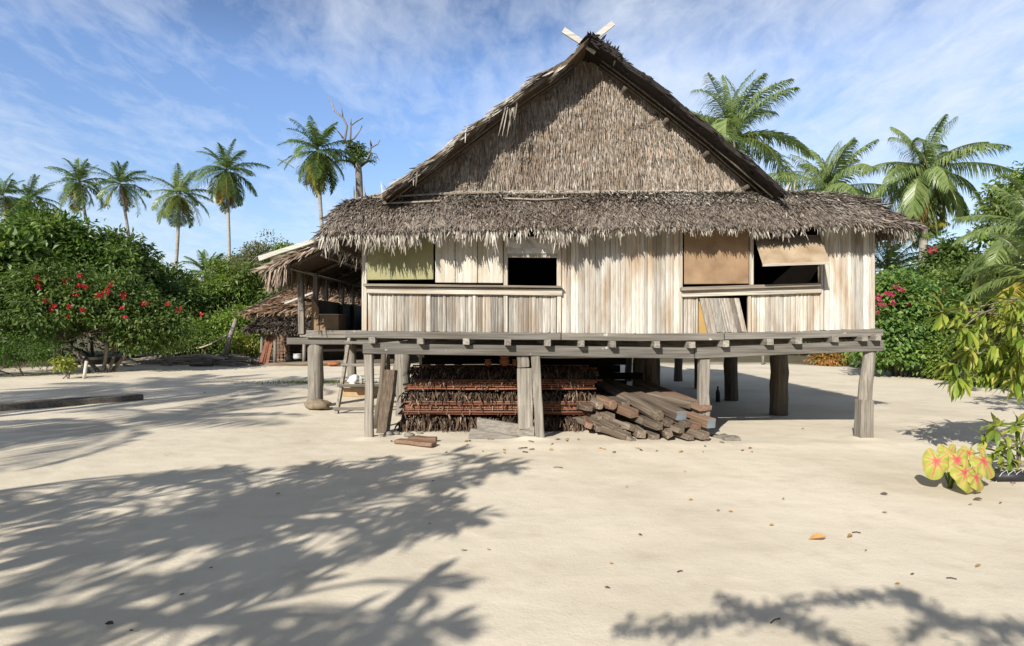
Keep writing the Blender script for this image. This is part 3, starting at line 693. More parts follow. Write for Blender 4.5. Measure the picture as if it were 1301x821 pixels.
def fringe(n, u0, u1, Lf, v0=.9, v1=1.0, outw=.14, w=(.011, .030)):
    u = R.uniform(u0, u1, n); v = R.uniform(v0, v1, n); p = fs(u, v); L = Lf(p, n)
    e = fs(np.clip(u + .003, 0, 1), v) - fs(np.clip(u - .003, 0, 1), v); o = unit(np.column_stack([e[:, 1], -e[:, 0], np.zeros(n)]))
    d = unit(o * R.uniform(-.02, outw * 2, (n, 1)) + unit(e) * R.normal(0, .16, (n, 1)) + np.column_stack([np.zeros((n, 2)), -np.ones(n)]))
    mb.strips(p - [0, 0, .03], d, o, L, R.uniform(*w, n), R.uniform(-.1, .12, n), R.normal(0, .12, n))
def Lf(p, n):
    px = CX + p[:, 0] / p[:, 1] * F
    base = np.interp(px, [405, 430, 470, 495, 530, 600, 690, 712, 735, 750, 860, 1000, 1110, 1150, 1170], [.25, .22, .26, .36, .28, .24, .20, .32, .28, .17, .15, .17, .13, .20, .26])
    cl = np.array([.75 + .7 * mnoise.noise(Vector((a * 5.5, 3, 1))) + .5 * mnoise.noise(Vector((a * 14, 8, 2))) for a in p[:, 0]])
    return np.clip(base * cl * R.uniform(.6, 1.3, n), .04, .5)
fringe(3300, uF0, uF1, Lf); fringe(700, uF0, uF1, lambda p, n: R.uniform(.05, .13, n), .84, .97, .5)
fringe(260, uF0, uF1, lambda p, n: Lf(p, n) * 1.35, .95, 1.0, .08, (.010, .022))
fringe(500, 0, uF0, lambda p, n: R.uniform(.15, .35, n)); fringe(600, uF1, 1, lambda p, n: R.uniform(.15, .3, n))
part('eave_fringe', mb, M['fringe'], sk)
mb = MB().tube(np.array([fs(np.array([uF0 + (uF1 - uF0) * t]), np.array([.86]))[0] - [0, 0, .13] for t in np.linspace(.01, .99, 16)]), .025, 7)
part('eave_pole', mb, M['post_dark'], sk, smooth=True)
# poles and a folded leaf lying on the skirt
def on_skirt(px, t):
    k = np.argmin([abs((CX + q[0] / q[1] * F) - px) for q in (fs(np.linspace(uF0, uF1, 400), np.full(400, t)))]); return fs(np.array([np.linspace(uF0, uF1, 400)[k]]), np.array([t]))[0] + [0, -.02, .05]
for (a, ta, c_, tc_, r, lab) in ((474, .38, 634, .30, .017, 'weathered pole lying on the left of the skirt roof'), (484, .62, 560, .60, .012, 'short thin pole lying low on the left of the skirt roof'), (640, .52, 722, .50, .012, 'thin pole lying over the window on the skirt roof'), (655, .30, 750, .36, .016, 'bent palm rib lying on the skirt roof below the gable')):
    mb = MB().tube([on_skirt(a + (c_ - a) * t, ta + (tc_ - ta) * t) + [0, 0, .012] for t in np.linspace(0, 1, 5)], r, 6, .1)
    solo('roof_pole', mb, M['ledge'], lab, 'pole', on_skirt(a, ta), 'poles lying on the skirt roof')
M['vfringe'] = thatch('brown_fringe', [(0, (.09, .06, .042)), (.4, (.20, .145, .105)), (.8, (.31, .24, .18)), (1, (.46, .40, .33))])
# ------------------------------------------------------------------ verandah (part of the house)
def vpost(x, y, z0, z1, r=.055, mat='post', label=None):
    return part('verandah_post', MB().beam((x, y, z0), (x + R.normal(0, .02), y, z1), r * 2, r * 2, up=(0, 1, 0), segs=4, jit=.006), M[mat], house, label, bevel=.006)
part('verandah_floor', MB().box(-4.18, HX0 - .01, 12.4, 18.4, 1.40, 1.45), M['beam_y'], house)
part('verandah_edge_plank', MB().beam((-4.02, 12.34, 1.455), (-2.2, 12.34, 1.455), .10, .15, segs=3, jit=.005), M['beam'], house, bevel=.008)
part('verandah_beam', MB().beam((-4.42, 12.42, 1.315), (-2.05, 12.42, 1.315), .14, .13, segs=3, jit=.005), M['beam'], house, bevel=.008)
for x, y, w_ in ((-3.90, 12.5, .30), (-3.9, 15.3, .22), (-3.3, 16.6, .18), (-4.0, 17.8, .2)):
    spost([(x, y, -.15), (x, y, 1.25)], w_, w_, round_=True, label='stout round post under the verandah corner' if y < 13 else None)
for x, y in ((-4.14, 12.42), (-4.12, 13.9), (-4.14, 15.3), (-4.14, 16.4), (-4.1, 17.9)): vpost(x, y, 1.45, 2.66)
vpost(-3.98, 12.75, 1.45, 2.68, .045); vpost(-2.9, 17.9, 1.45, 3.2)
part('verandah_railing', MB().box(-4.2, -4.17, 13.4, 18.2, 1.46, 2.12).box(-4.1, -2.2, 18.2, 18.24, 1.46, 2.12), M['interior'], house)
part('verandah_rail', MB().beam((-4.185, 12.45, 2.14), (-4.185, 18.3, 2.14), .05, .06), M['beam_y'], house)
vprof = np.array([(-.6, 4.28), (-2.5, 3.50), (-3.5, 3.05), (-4.36, 2.68)])
def fv(u, v):
    q = poly_at(vprof, v); y = 11.15 + 7.6 * u
    wob = np.array([mnoise.noise(Vector((a * 4.1, b * 6.0, 12))) for a, b in zip(u, v)]) * .06
    return np.stack([q[:, 0] - .10 * (v > .9) * wob * 10, y + (u < .02) * wob * 3, q[:, 1] + wob], -1)
vr = part('verandah_roof', slab(MB(), fv, 16, 12, (0, 0, .07)), M['under'], house, 'low lean-to thatch over the verandah')
mb = MB(); patch_strips(mb, fv, 3600, (.25, .5), (.03, .06), (.02, .12), .15, flip=-1)
part('thatch', mb, M['vroof'], vr)
mb = MB(); n = 1500; u = R.uniform(0, 1, n) ** 1.6; p = fv(u, R.uniform(.93, 1.0, n))
mb.strips(p - [0, 0, .03], unit(np.column_stack([R.uniform(-.14, .06, n), R.normal(0, .12, n), -np.ones(n)])), np.tile([-1., 0, 0], (n, 1)), R.uniform(.15, .42, n), R.uniform(.016, .04, n), .03, .06)
n = 160; p = fv(R.uniform(0, .035, n), R.uniform(.9, 1.0, n)); mb.strips(p, unit(np.column_stack([R.uniform(-.2, .1, n), R.normal(-.1, .12, n), -np.ones(n)])), np.tile([0, -1., 0], (n, 1)), R.uniform(.25, .55, n), R.uniform(.016, .04, n), .03, .06)
n = 500; v = R.uniform(.3, 1, n); p = fv(np.zeros(n), v)
mb.strips(p - [0, 0, .02], unit(np.column_stack([-R.uniform(.4, 1, n), R.normal(-.1, .1, n), -R.uniform(.1, .8, n)])), np.tile([0, -1., 0], (n, 1)), R.uniform(.12, .32, n), R.uniform(.02, .045, n), .03, .05)
part('eave_fringe', mb, M['vfringe'], vr)
for y in (11.35, 12.9, 14.4, 15.9, 17.4):
    q = poly_at(vprof, np.linspace(.25, .99, 6)); part('rafter', MB().tube(np.column_stack([q[:, 0], np.full(6, y), q[:, 1] - .13]), .035, 7), M['post_dark'], vr, smooth=True)
for t in (.45, .6, .75, .9):
    q = poly_at(vprof, t); part('purlin', MB().tube([(q[0], 11.3, q[1] - .2), (q[0], 18.4, q[1] - .2)], .022, 6), M['post'], vr, smooth=True)
part('rafter', MB().beam(P(329, 329, 11.1), P(407, 303, 11.1), .05, .08, segs=3, jit=.004), M['finial'], vr, 'pale bargeboard along the front edge of the verandah roof', bevel=.005)

# settle on the verandah
t = thing('wooden_settle', 'plain brown plywood settle with a tall end board on the verandah', 'settle', (-3.8, 12.9, 1.455))
mb = MB(); e = [(-4.02, 1.457), (-3.87, 1.457), (-3.87, 1.95), (-3.93, 2.08), (-4.02, 2.20)]
V = [(x, 12.62, z) for x, z in e] + [(x, 12.66, z) for x, z in e]; Q = [[i, (i + 1) % 5, 5 + (i + 1) % 5, 5 + i] for i in range(5)]
mb.add(V, [Q]); mb.add(V, [[[4, 3, 2, 1, 0], [5, 6, 7, 8, 9]]]); part('end_board', mb, M['hardboard'], t)
part('seat_box', MB().box(-3.868, -3.48, 12.64, 13.2, 1.457, 1.83), M['hardboard'], t, bevel=.005)
part('seat_board', MB().box(-3.868, -3.46, 12.6, 13.22, 1.832, 1.852), M['trim'], t, bevel=.004)
part('back_board', MB().box(-4.02, -3.99, 12.665, 14.0, 1.457, 2.15), M['hardboard'], t)

# ladder up to the verandah
t = thing('wooden_ladder', 'weathered wooden ladder leaning on the verandah edge', 'ladder', (-3.0, 11.7, 0))
A0, A1 = np.array([-3.24, 11.62, -.03]), np.array([-3.15, 12.26, 1.44]); B0, B1 = np.array([-2.50, 11.62, -.03]), np.array([-2.40, 12.26, 1.44])
for a, c_ in ((A0, A1), (B0, B1)): part('stile', MB().beam(a, c_, .06, .10, up=(0, -1, .4), segs=4, jit=.005), M['post'], t, bevel=.006)
for k in (.08, .36, .62, .9):
    part('rung', MB().beam(A0 + (A1 - A0) * k - [.06, .075, 0], B0 + (B1 - B0) * k + [.06, -.075, 0], .05, .05, segs=3, jit=.005), M['beam'], t, bevel=.005)

# ------------------------------------------------------------------ under the house: stacked thatch panels
XL, XR, YF = -1.86, 1.46, 9.62
def panel(z, tips, lab, k, top=False):
    x0 = XL + R.uniform(0, .22) + max(0, z - .25) * .30 + (.0 if tips else .02); x1 = XR - R.uniform(0, .25) - (.15 if z < .3 else 0)
    y = YF + R.uniform(-.03, .04) + .10 * (z > .6)
    t = thing('thatch_panel', lab, 'thatch panel', (x0, y, z), 'thatch panels stacked under the house')
    n = 7; yb = y + (.02 if not tips else .45)
    pts = np.column_stack([np.linspace(x0, x1, n), np.full(n, yb), z + np.array([.012 * mnoise.noise(Vector((q * 2.2, k * 3.1, 1))) for q in range(n)]) ])
    part('batten', MB().tube(pts, .0145, 6, .08), M['batten'], t, smooth=True)
    mb = MB(); n = 175 if tips else 110
    xx = R.uniform(x0, x1, n)
    if tips:
        p = np.column_stack([xx, np.full(n, y + .20) + R.normal(0, .06, n), z + R.uniform(-.015, .02, n)])
        drop = .9 if z < .24 else .38
        d = unit(np.column_stack([R.normal(0, .30, n), -np.ones(n), -R.uniform(.05, drop, n)]))
        mb.strips(p, d, np.tile([0, -.3, 1.], (n, 1)), R.uniform(.16, .25 if z > .24 else .36, n), R.uniform(.012, .028, n), -R.uniform(0, .25, n), -R.uniform(0, .35, n))
    else:
        p = np.column_stack([xx, np.full(n, y + .015), z + R.uniform(-.012, .016, n)])
        d = unit(np.column_stack([R.normal(0, .12, n), np.ones(n), R.normal(0, .03, n)]))
        mb.strips(p, d, np.tile([0, 0, 1.], (n, 1)), R.uniform(.4, .6, n), R.uniform(.03, .05, n), .0, .0)
        m = np.random.default_rng(k).random(n) < .05; n2 = int(m.sum())     # a few ends fold over the batten
        mb.strips(p[m] - [0, .03, -.01], unit(np.column_stack([R.normal(0, .25, n2), -np.full(n2, .25), -np.ones(n2)])), np.tile([0, -1., .1], (n2, 1)), R.uniform(.03, .10, n2), R.uniform(.015, .03, n2), .1, .1)
    part('leaf_fringe', mb, M['stackleaf'], t)
k = 0
for lo, hi, cnt, tips, lab in ((.05, .235, 5, True, 'thatch panel in the bottom bundle of the stack, leaf tips hanging to the sand'),
        (.265, .445, 7, False, 'thatch panel in the lower bundle with reddish battens facing out'),
        (.475, .615, 4, True, 'thatch panel in the middle bundle of the stack, ragged leaf tips out'),
        (.64, .775, 5, False, 'thatch panel in the upper bundle with reddish battens facing out'),
        (.80, .965, 6, True, 'thatch panel at the very top of the stack, brown tips out')):
    for z in np.linspace(lo, hi, cnt): panel(z, tips, lab, k, top=lo > .7); k += 1
# bearers under the stack
for x in (-1.2, -.1, 1.0):
    lab = {-1.2: 'short timber bearer under the left end of the thatch stack', -.1: 'short timber bearer under the middle of the thatch stack', 1.0: 'short timber bearer under the right end of the thatch stack'}[x]
    solo('timber_bearer', MB().beam((x, 9.75, .0), (x, 10.6, .0), .10, .09, segs=2, jit=.004), M['post_dark'], lab, 'timber', (x, 9.75, 0), 'bearers under the thatch stack')
mb = MB()  # near-black boards added to darken the gap above the thatch stack
for i in range(9): mb.beam((-1.5 + R.uniform(-.1, .1), 11.0 + .012 * i, .08 + .13 * i), (2.1 + R.uniform(-.2, .2), 11.0 + .012 * i, .08 + .13 * i), .04, .125, segs=3, jit=.006)
solo('shade_boards', mb, M['shade_black'], 'added dark boards standing in for the black shade behind the thatch stack', 'boards', (-1.5, 11, 0))
# clay pots on the stack
for px, py, s_, lab in ((620, 471, .8, 'small brown clay pot at the left on the thatch stack'), (641, 467, 1.15, 'rounded orange clay pot on top of the thatch stack'), (655, 470, .8, 'clay pot half hidden behind the middle post')):
    c_ = P(px, 466, 9.95); c_[2] = .975; r = .062 * s_
    t = thing('clay_pot', lab, 'pot', tuple(c_), 'clay pots on the thatch stack')
    part('body', MB().lathe(c_, [(.01, 0), (r * .75, .0), (r * 1.1, r * .7), (r * 1.15, r * 1.2), (r * .85, r * 1.9), (r * .7, r * 1.95), (r * .6, r * 1.2), (.01, r * .4)], 18), M['clay'], t, smooth=True)
    part('rim', MB().lathe(c_, [(r * .86, r * 1.88), (r * 1.12, r * 2.1), (r * 1.08, r * 2.2), (r * .75, r * 1.97), (r * .86, r * 1.88)], 18), M['clay'], t, smooth=True)
# dark boards leaning at the left of the stack, scrap boards in front
solo('leaning_board', MB().beam(P(485, 561, 9.45), (P(497, 470, 9.7)), .20, .03, up=(0, -1, 0), segs=3, jit=.006), M['darkboard'], 'dark wide board leaning beside the left end of the thatch stack', 'board', tuple(P(485, 561, 9.45)), bevel=.004)
solo('leaning_pole', MB().tube([P(476, 548, 9.95), P(484, 500, 10.0), P(488, 445, 10.02)], [.05, .045, .04], 9, .06), M['post_dark'], 'dark brown pole leaning behind the left front corner post', 'pole', tuple(P(476, 548, 9.95)), smooth=True)
solo('leaning_board', MB().hexa([P(594, 561, 8.98), P(677, 563, 8.86), P(678.5, 560, 8.9), P(598, 545, 9.12)], (0, .03, .012)), M['greyplank'], 'grey scrap board lying lowest against the foot of the middle post', 'board', tuple(P(594, 561, 8.98)), 'scrap boards at the middle post', bevel=.004)
solo('leaning_board', MB().hexa([P(606, 548, 9.16), P(679, 557, 8.92), P(679, 543, 8.95), P(606, 531.5, 9.22)], (0, .03, .012)), M['greyplank'], 'wide grey scrap board propped behind the lower one at the middle post', 'board', tuple(P(606, 548, 9.16)), 'scrap boards at the middle post', bevel=.004)
for a, c_, w_, lab in (((503, 566, 8.62), (550, 572, 8.45), .15, 'brown offcut plank with pointed end lying in front of the thatch stack'), ((518, 562, 8.85), (555, 562, 8.85), .14, 'reddish brown offcut lying behind the pointed one')):
    p0, p1 = G(a[0], a[1]), G(c_[0], c_[1]); p0[2] = p1[2] = .045
    if w_ == .15: p0[1], p1[1] = 8.55, 8.3
    solo('plank_offcut', MB().beam(p0, p1, w_, .05, segs=3, jit=.008), M['brownwood'], lab, 'plank', tuple(p0), 'offcut planks on the sand', bevel=.01)
for i, (px, py, r) in enumerate(((484, 556, .045), (494, 553, .05), (504, 552, .04), (520, 555, .06), (533, 551, .035))):
    p = G(px, py) * 1.0; p[1] = min(p[1], 9.5)
    p[0] = (px - CX) * p[1] / F
    solo('sand_stone', MB().blob(p + [0, 0, r * .4], (r * 1.3, r, r * .7), 8, .2), M['greyplank'], ['grey stone at the foot of the leaning dark board', 'rounded stone second from the corner post', 'small stone third from the corner post', 'flat stone before the bottom thatch bundle', 'tiny stone beside the offcut plank'][i], 'stone', tuple(p), smooth=True)

# ------------------------------------------------------------------ timber pile
# (end px, end py, distance of the near end, backward azimuth in degrees left of +Y, length, w, h, rise of far end, kind)
TP = [(748, 519, 9.55, 25, 1.0, .11, .10, .0, 'n', 'small squared timber at the far left of the pile'),
 (762, 516, 9.5, 20, 1.3, .14, .12, .02, 'r', 'round-ended timber on the upper left of the pile'),
 (780, 515, 9.45, 26, 1.5, .17, .15, .02, 'r', 'thick round-ended timber at the top left of the pile'),
 (795, 514.5, 9.5, 30, 1.4, .13, .11, .02, 'n', 'squared timber beside the thick round-ended one'),
 (748, 541, 9.4, 8, 1.2, .09, .12, .05, 'n', 'upright-edged timber below the battens at the pile left'),
 (762, 545, 9.35, 12, 1.3, .11, .11, .04, 'n', 'squared timber low on the left of the pile'),
 (762, 531, 9.45, 15, 1.3, .07, .07, .03, 'n', 'thin timber wedged in the left of the pile'),
 (777, 531, 9.4, 38, 1.5, .13, .12, .05, 'n', 'timber with chamfered end in the left of the pile'),
 (783, 543, 9.15, 50, 1.2, .12, .10, .09, 'n', 'sloping timber resting low on the pile left'),
 (806, 526, 9.25, 52, 1.7, .13, .12, .12, 'n', 'sloping light brown timber high in the middle of the pile'),
 (838, 529, 9.2, 48, 1.9, .15, .15, .16, 'r', 'heavy hewn timber with rounded end in the middle of the pile'),
 (866, 528, 9.15, 50, 2.1, .14, .13, .18, 'b', 'long timber with blue paint on its end'),
 (880, 514, 9.4, 48, 2.2, .15, .10, .08, 'n', 'long grey timber lying on top of the pile'),
 (897, 519, 9.2, 50, 2.0, .17, .10, .12, 'o', 'brown-ended timber at the top right of the pile'),
 (904, 538, 9.05, 42, 1.8, .12, .17, .10, 'b', 'timber with blue flaking end at the pile right'),
 (873, 539, 9.1, 30, 1.6, .13, .12, .08, 'n', 'squared timber in the right half of the pile'),
 (896, 554, 8.95, 46, 1.7, .13, .11, .05, 'n', 'lowest timber at the right end of the pile'),
 (886, 543, 9.1, 44, 1.7, .12, .10, .07, 'n', 'timber tucked under the blue-ended one'),
 (866, 547, 9.05, 56, 1.6, .10, .09, .10, 'n', 'slim sloping timber under the right of the pile'),
 (850, 552, 9.05, 20, 1.4, .10, .12, .02, 'n', 'squared timber standing low on the right of the pile'),
 (833, 557, 9.0, 35, 1.4, .13, .09, .03, 'n', 'low flat timber near the centre front of the pile'),
 (815, 552, 9.0, 28, 1.4, .11, .12, .04, 'n', 'low squared timber in the centre of the pile'),
 (803, 544, 9.1, 55, 1.5, .12, .10, .09, 'n', 'sloping timber below the light brown one'),
 (804, 563, 8.85, 48, 1.1, .09, .07, .10, 'n', 'narrow timber sliding out at the front of the pile'),
 (798, 555, 8.95, 55, 1.3, .11, .08, .08, 'n', 'timber leaning just behind the sliding one'),
 (838, 542, 9.1, 40, 1.5, .12, .11, .06, 'n', 'buried timber seen end-on under the heavy hewn one'),
 (820, 536, 9.2, 44, 1.6, .12, .11, .08, 'n', 'buried timber behind the light brown one'),
 (850, 538, 9.15, 46, 1.7, .12, .11, .1, 'n', 'buried timber between the hewn and the blue-ended ones'),
 (878, 556, 9.0, 38, 1.5, .12, .09, .03, 'n', 'flat timber touching the sand at the right of the pile')]
for (px, py, d0, azd, L, w_, h_, rise, kd, lab) in TP:
    d0 -= .34 if px > 835 else .15; p = P(px, py, d0); p[2] = max(p[2], h_ * .5 - .01); a = math.radians(azd * .45 + ((px * 37 + py * 11) % 17 - 8)); rise *= 1.7
    dirv = unit(np.array([-math.sin(a), math.cos(a), rise / L]))
    r_ = np.random.default_rng(int(px * 7 + py)); w_ *= r_.uniform(.85, 1.2); h_ *= r_.uniform(.65, .95)
    o = thing('timber_beam', lab, 'timber', tuple(p), 'sawn timbers in the pile')
    mb = MB()
    if kd == 'r':
        pts = [p, p + dirv * .02, p + dirv * .2, p + dirv * L * .6, p + dirv * L]
        mb.tube(pts, [w_ * .40, w_ * .5, w_ * .56, w_ * .56, w_ * .52], 9, .07)
    else: mb.beam(p, p + dirv * L, w_, h_, up=unit(np.array([r_.normal(0, .22), 0, 1.0])), segs=4, jit=.005)
    # local-axis object so that the grain runs along the timber
    Vv = np.concatenate(mb.V) - p; q = Vector(dirv).to_track_quat('X', 'Z'); Rm = np.array(q.to_matrix())
    mb.V = [Vv @ Rm]; me = mb.mesh('timber'); b_ = bpy.data.objects.new('timber', me); COL.objects.link(b_); b_.parent = o
    b_.rotation_euler = q.to_euler(); me.materials.append(M['brownwood'] if kd == 'o' or r_.random() < .04 else M['oldwood'])
    if kd == 'b':
        e = MB().beam(p - dirv * .004, p + dirv * .015, w_ + .006, h_ + .006, segs=1, jit=.002); part('painted_end', e, M['blue'], o)
for px, py, lab in ((916, 558, 'small flat concrete-grey block lying right of the timber pile'), (930, 561, 'broken grey slab chip farthest right of the timber pile')):
    p = G(px, py); solo('concrete_chunk', MB().beam(p + [-.12, 0, .03], p + [.10, .03, .03], .14, .07, segs=2, jit=.012), M['greyplank'], lab, 'chunk', tuple(p), bevel=.012)
solo('bottle', MB().lathe((P(912, 484, 13.4) * [1, 1, 0]), [(.01, 0), (.045, 0), (.045, .2), (.018, .27), (.018, .33), (.01, .33)], 12), M['blackpipe'], 'dark bottle standing on the shaded sand under the house', 'bottle', tuple(P(912, 484, 13.4) * [1, 1, 0]), smooth=True)

# ------------------------------------------------------------------ things around the verandah foot
p = np.array([-3.74, 12.12, 0.]); solo('burlap_sack', MB().blob(p + [0, 0, .09], (.24, .15, .12), 12, .2, .6), M['sack'], 'brown half-full sack slumped at the foot of the verandah post', 'sack', tuple(p), smooth=True)
p = np.array([-3.55, 14.5, 0.])
t = thing('cardboard_box', 'open worn cardboard box on the sand behind the ladder', 'box', tuple(p))
part('carton', MB().hexa([p + [-.36, -.2, 0], p + [.30, -.25, 0], p + [.27, -.22, .27], p + [-.34, -.18, .30]], (.03, .42, 0)), M['card'], t, bevel=.01)
part('flap', MB().hexa([p + [-.34, -.19, .30], p + [.27, -.23, .27], p + [.30, -.42, .22], p + [-.36, -.38, .23]], (0, .003, .012)), M['card'], t)
solo('plastic_bag', MB().blob(p + [-.05, -.02, .38], (.17, .13, .11), 12, .32), M['bag'], 'crumpled white plastic bag lying on the cardboard box', 'bag', tuple(p + [0, 0, .3]), smooth=True)
p = np.array([-2.95, 14.3, 0.]); solo('cardboard_box', MB().hexa([p + [-.2, -.15, 0], p + [.2, -.12, 0], p + [.19, -.1, .22], p + [-.19, -.13, .24]], (0, .3, 0)), M['card'], 'small brown carton right of the larger cardboard box', 'box', tuple(p), bevel=.01)
# grass patch behind the verandah post
n = 900; gxy = np.column_stack([R.normal(-5.6, .75, n), R.normal(17.9, .28, n)]); mb = MB()
d = unit(np.column_stack([R.normal(0, .5, n), R.normal(0, .5, n), np.ones(n)])); pz = np.column_stack([gxy, np.full(n, -.01)])
mb.leaves(pz, d, unit(R.normal(0, 1, (n, 3))), R.uniform(.04, .10, n), R.uniform(.012, .02, n)); solo('grass_patch', mb, M['grass'], 'thin patch of short green grass on the sand behind the verandah post', 'grass', (-5.6, 17.9, 0), kind='stuff')

# two long dark timbers on the sand at left
for (a, c_, w_, h_, lab) in (((-70, 528, .07), (181, 508.5, .07), .16, .13, 'long dark squared timber lying on the sand at the left'), ((-80, 522, .07), (176, 505.5, .07), .07, .09, 'thin dark pole lying beside the long squared timber')):
    p0, p1 = G(a[0], a[1]), G(c_[0], c_[1]); p0[2], p1[2] = h_ / 2, h_ / 2
    solo('long_timber', MB().beam(p0, p1, w_, h_, segs=6, jit=.006), M['darkbeam'], lab, 'timber', tuple(p1), 'long timbers on the sand', bevel=.01)

# ------------------------------------------------------------------ kitchen hut behind the verandah
hut = thing('thatched_hut', 'small open-sided kitchen hut with reddish thatch behind the verandah', 'hut', (-9, 27.5, 0))
H = lambda px, py, d=26.7: P(px, py, d)
def quadroof(a, b_, c_, d_):
    a, b_, c_, d_ = map(np.asarray, (a, b_, c_, d_))
    return lambda u, v: (a * (1 - u)[:, None] + b_ * u[:, None]) * (1 - v)[:, None] + (d_ * (1 - u)[:, None] + c_ * u[:, None]) * v[:, None] + np.column_stack([np.zeros((len(u), 2)), [.07 * mnoise.noise(Vector((x * 5, y * 5, 3))) for x, y in zip(u, v)]])
# main roof: end gable seen with its left slope falling to (308,395)
A, B_, C_, D_ = H(400, 352, 27.0), H(560, 352, 31.5), H(520, 398, 31.0), H(311, 394, 26.4)
f1 = quadroof(H(405, 350, 29.5), H(600, 350, 29.5), H(600, 397, 26.3), H(310, 396, 26.3))
rf = part('roof', slab(MB(), f1, 14, 8, (0, 0, .12)), M['under'], hut, 'upper reddish brown thatch roof')
mb = MB(); patch_strips(mb, f1, 3000, (.3, .6), (.05, .09), (.02, .2), .2); n = 600; p = f1(R.uniform(0, .5, n), R.uniform(.94, 1, n))
mb.strips(p, unit(np.column_stack([R.normal(0, .2, n), -R.uniform(0, .4, n), -np.ones(n)])), np.tile([0, -1., 0], (n, 1)), R.uniform(.15, .4, n), R.uniform(.04, .08, n), .05, .05)
part('thatch', mb, M['freshthatch'], rf)
part('bargeboard', MB().beam(H(308, 397, 26.2), H(404, 348, 29.4), .05, .10), M['darkboard'], rf)
f2 = quadroof(H(335, 399, 26.6), H(480, 397, 26.6), H(480, 421, 25.3), H(311, 417, 25.3))
rf2 = part('porch_roof', slab(MB(), f2, 12, 6, (0, 0, .10)), M['under'], hut, 'lower dark grey porch thatch')
mb = MB(); patch_strips(mb, f2, 2500, (.25, .5), (.04, .08), (.02, .25), .3); n = 700; p = f2(R.uniform(0, 1, n), R.uniform(.93, 1, n))
mb.strips(p, unit(np.column_stack([R.normal(0, .2, n), -R.uniform(0, .5, n), -np.ones(n)])), np.tile([0, -1., 0], (n, 1)), R.uniform(.1, .32, n), R.uniform(.03, .07, n), .05, .05)
part('thatch', mb, M['roof_dark'], rf2)
part('roof_pole', MB().tube([H(362, 386, 26.2), H(398, 372, 26.2)], .05, 7), M['finial'], hut, 'pale pole slanting across the upper thatch')
for px, y0, y1, d, r in ((332, 420, 464, 25.6, .06), (349, 420, 463, 25.6, .07), (386, 420, 462, 25.6, .07), (440, 410, 460, 25.8, .08), (470, 410, 460, 25.8, .08)):
    part('post', MB().tube([H(px, y1, d), H(px + 1, y0, d)], r, 8, .05), M['post'], hut, smooth=True)
part('back_wall', MB().hexa([H(345, 458, 28.5), H(600, 458, 28.5), H(600, 400, 28.5), H(345, 400, 28.5)], (0, .06, 0)), M['interior'], hut)
mb = MB(); 
for j in range(9):
    for i in range(4): mb.tube([H(353 + i * 4.6, 457 - j * 4.2, 27.4), H(353.5 + i * 4.6, 457 - j * 4.2, 28.0)], .07, 7, .1)
part('firewood_rack', mb, M['brownwood'], hut, 'firewood stacked inside the hut')
part('floor_log', MB().tube([H(325, 464.5, 25.5), H(420, 461, 25.5), H(500, 459, 25.6)], .10, 8, .08), M['oldwood'], hut, smooth=True)
part('shelf', MB().hexa([H(382, 447, 26.4), H(500, 446, 26.4), H(500, 443, 26.4), H(382, 444, 26.4)], (0, .8, 0)), M['oldwood'], hut)
for a, c_, i, lab in (((331, 462), (341, 426), 0, 'leftmost reddish plank leaning on the hut post'), ((334, 463), (343, 424), 1, 'second reddish plank leaning on the hut post'), ((339, 463), (347, 425), 2, 'third reddish plank leaning nearest the hut post')):
    solo('leaning_plank', MB().beam(H(a[0], a[1], 25.4 + .05 * i), H(c_[0], c_[1], 25.75), .12, .04, up=(0, -1, 0)), M['batten'], lab, 'plank', tuple(H(a[0], a[1], 25.4)), 'planks leaning on the hut')
for px, py, r, lab in ((366, 458, .13, 'dark round cooking pot on the hut floor'), (378, 456, .16, 'dented aluminium cooking pot in the hut'), (352, 405, .10, 'white enamel tin on the hut porch roof')):
    c_ = H(px, py, 25.9 if py > 420 else 26.2)
    if py < 420: c_ = f2(np.array([.62]), np.array([.3]))[0] + [0, 0, .03]
    solo('cooking_pot', MB().lathe(c_, [(.01, 0), (r, 0), (r * 1.1, r * .5), (r, r * 1.2), (r * 1.1, r * 1.3), (r * .9, r * 1.3), (r * .8, .1 * r), (.01, .1 * r)], 14), M['alu'] if px != 366 else M['blackpipe'], lab, 'pot', tuple(c_), smooth=True)
solo('sack_bundle', MB().blob(P(423, 463, 25.2) * [1, 1, 0] + [0, 0, .12], (.28, .2, .09), 10, .25), M['clay'], 'orange cloth bundle on the sand before the hut', 'bundle', tuple(P(423, 463, 25.2) * [1, 1, 0]), smooth=True)
# post, rope, driftwood and log at the back of the clearing
p = G(283, 464); p[2] = 0; t = thing('leaning_post', 'leaning forked grey post holding a faded rope at the clearing edge', 'post', tuple(p))
part('pole', MB().tube([p - [0, 0, .1], p + [.25, 0, 1.0], P(300, 405, p[1])], [.13, .10, .075], 9, .06), M['post'], t, smooth=True)
part('charred_foot', MB().tube([p + [-.02, 0, -.05], p + [.09, 0, .42]], [.145, .13], 9, .05), M['blackpipe'], t, smooth=True)
a, c_ = P(291, 424, p[1]), P(206, 430, p[1] + 3); pts = [a + (c_ - a) * t_ - [0, 0, .55 * math.sin(math.pi * t_)] for t_ in np.linspace(0, 1, 9)]
solo('rope', MB().tube(pts, .035, 6), M['rope'], 'faded rope slung from the leaning post to the bushes', 'rope', tuple(a), smooth=True)
p = G(256, 466); p[2] = .13; solo('driftwood_log', MB().tube([p + [-.45, .05, 0], p + [-.2, 0, .02], p + [.25, 0, .01], p + [.45, -.03, 0]], [.12, .16, .15, .12], 10, .08), M['darkbeam'], 'short thick dark log lying on the sand before the brush', 'log', tuple(p), smooth=True)
mb = MB()
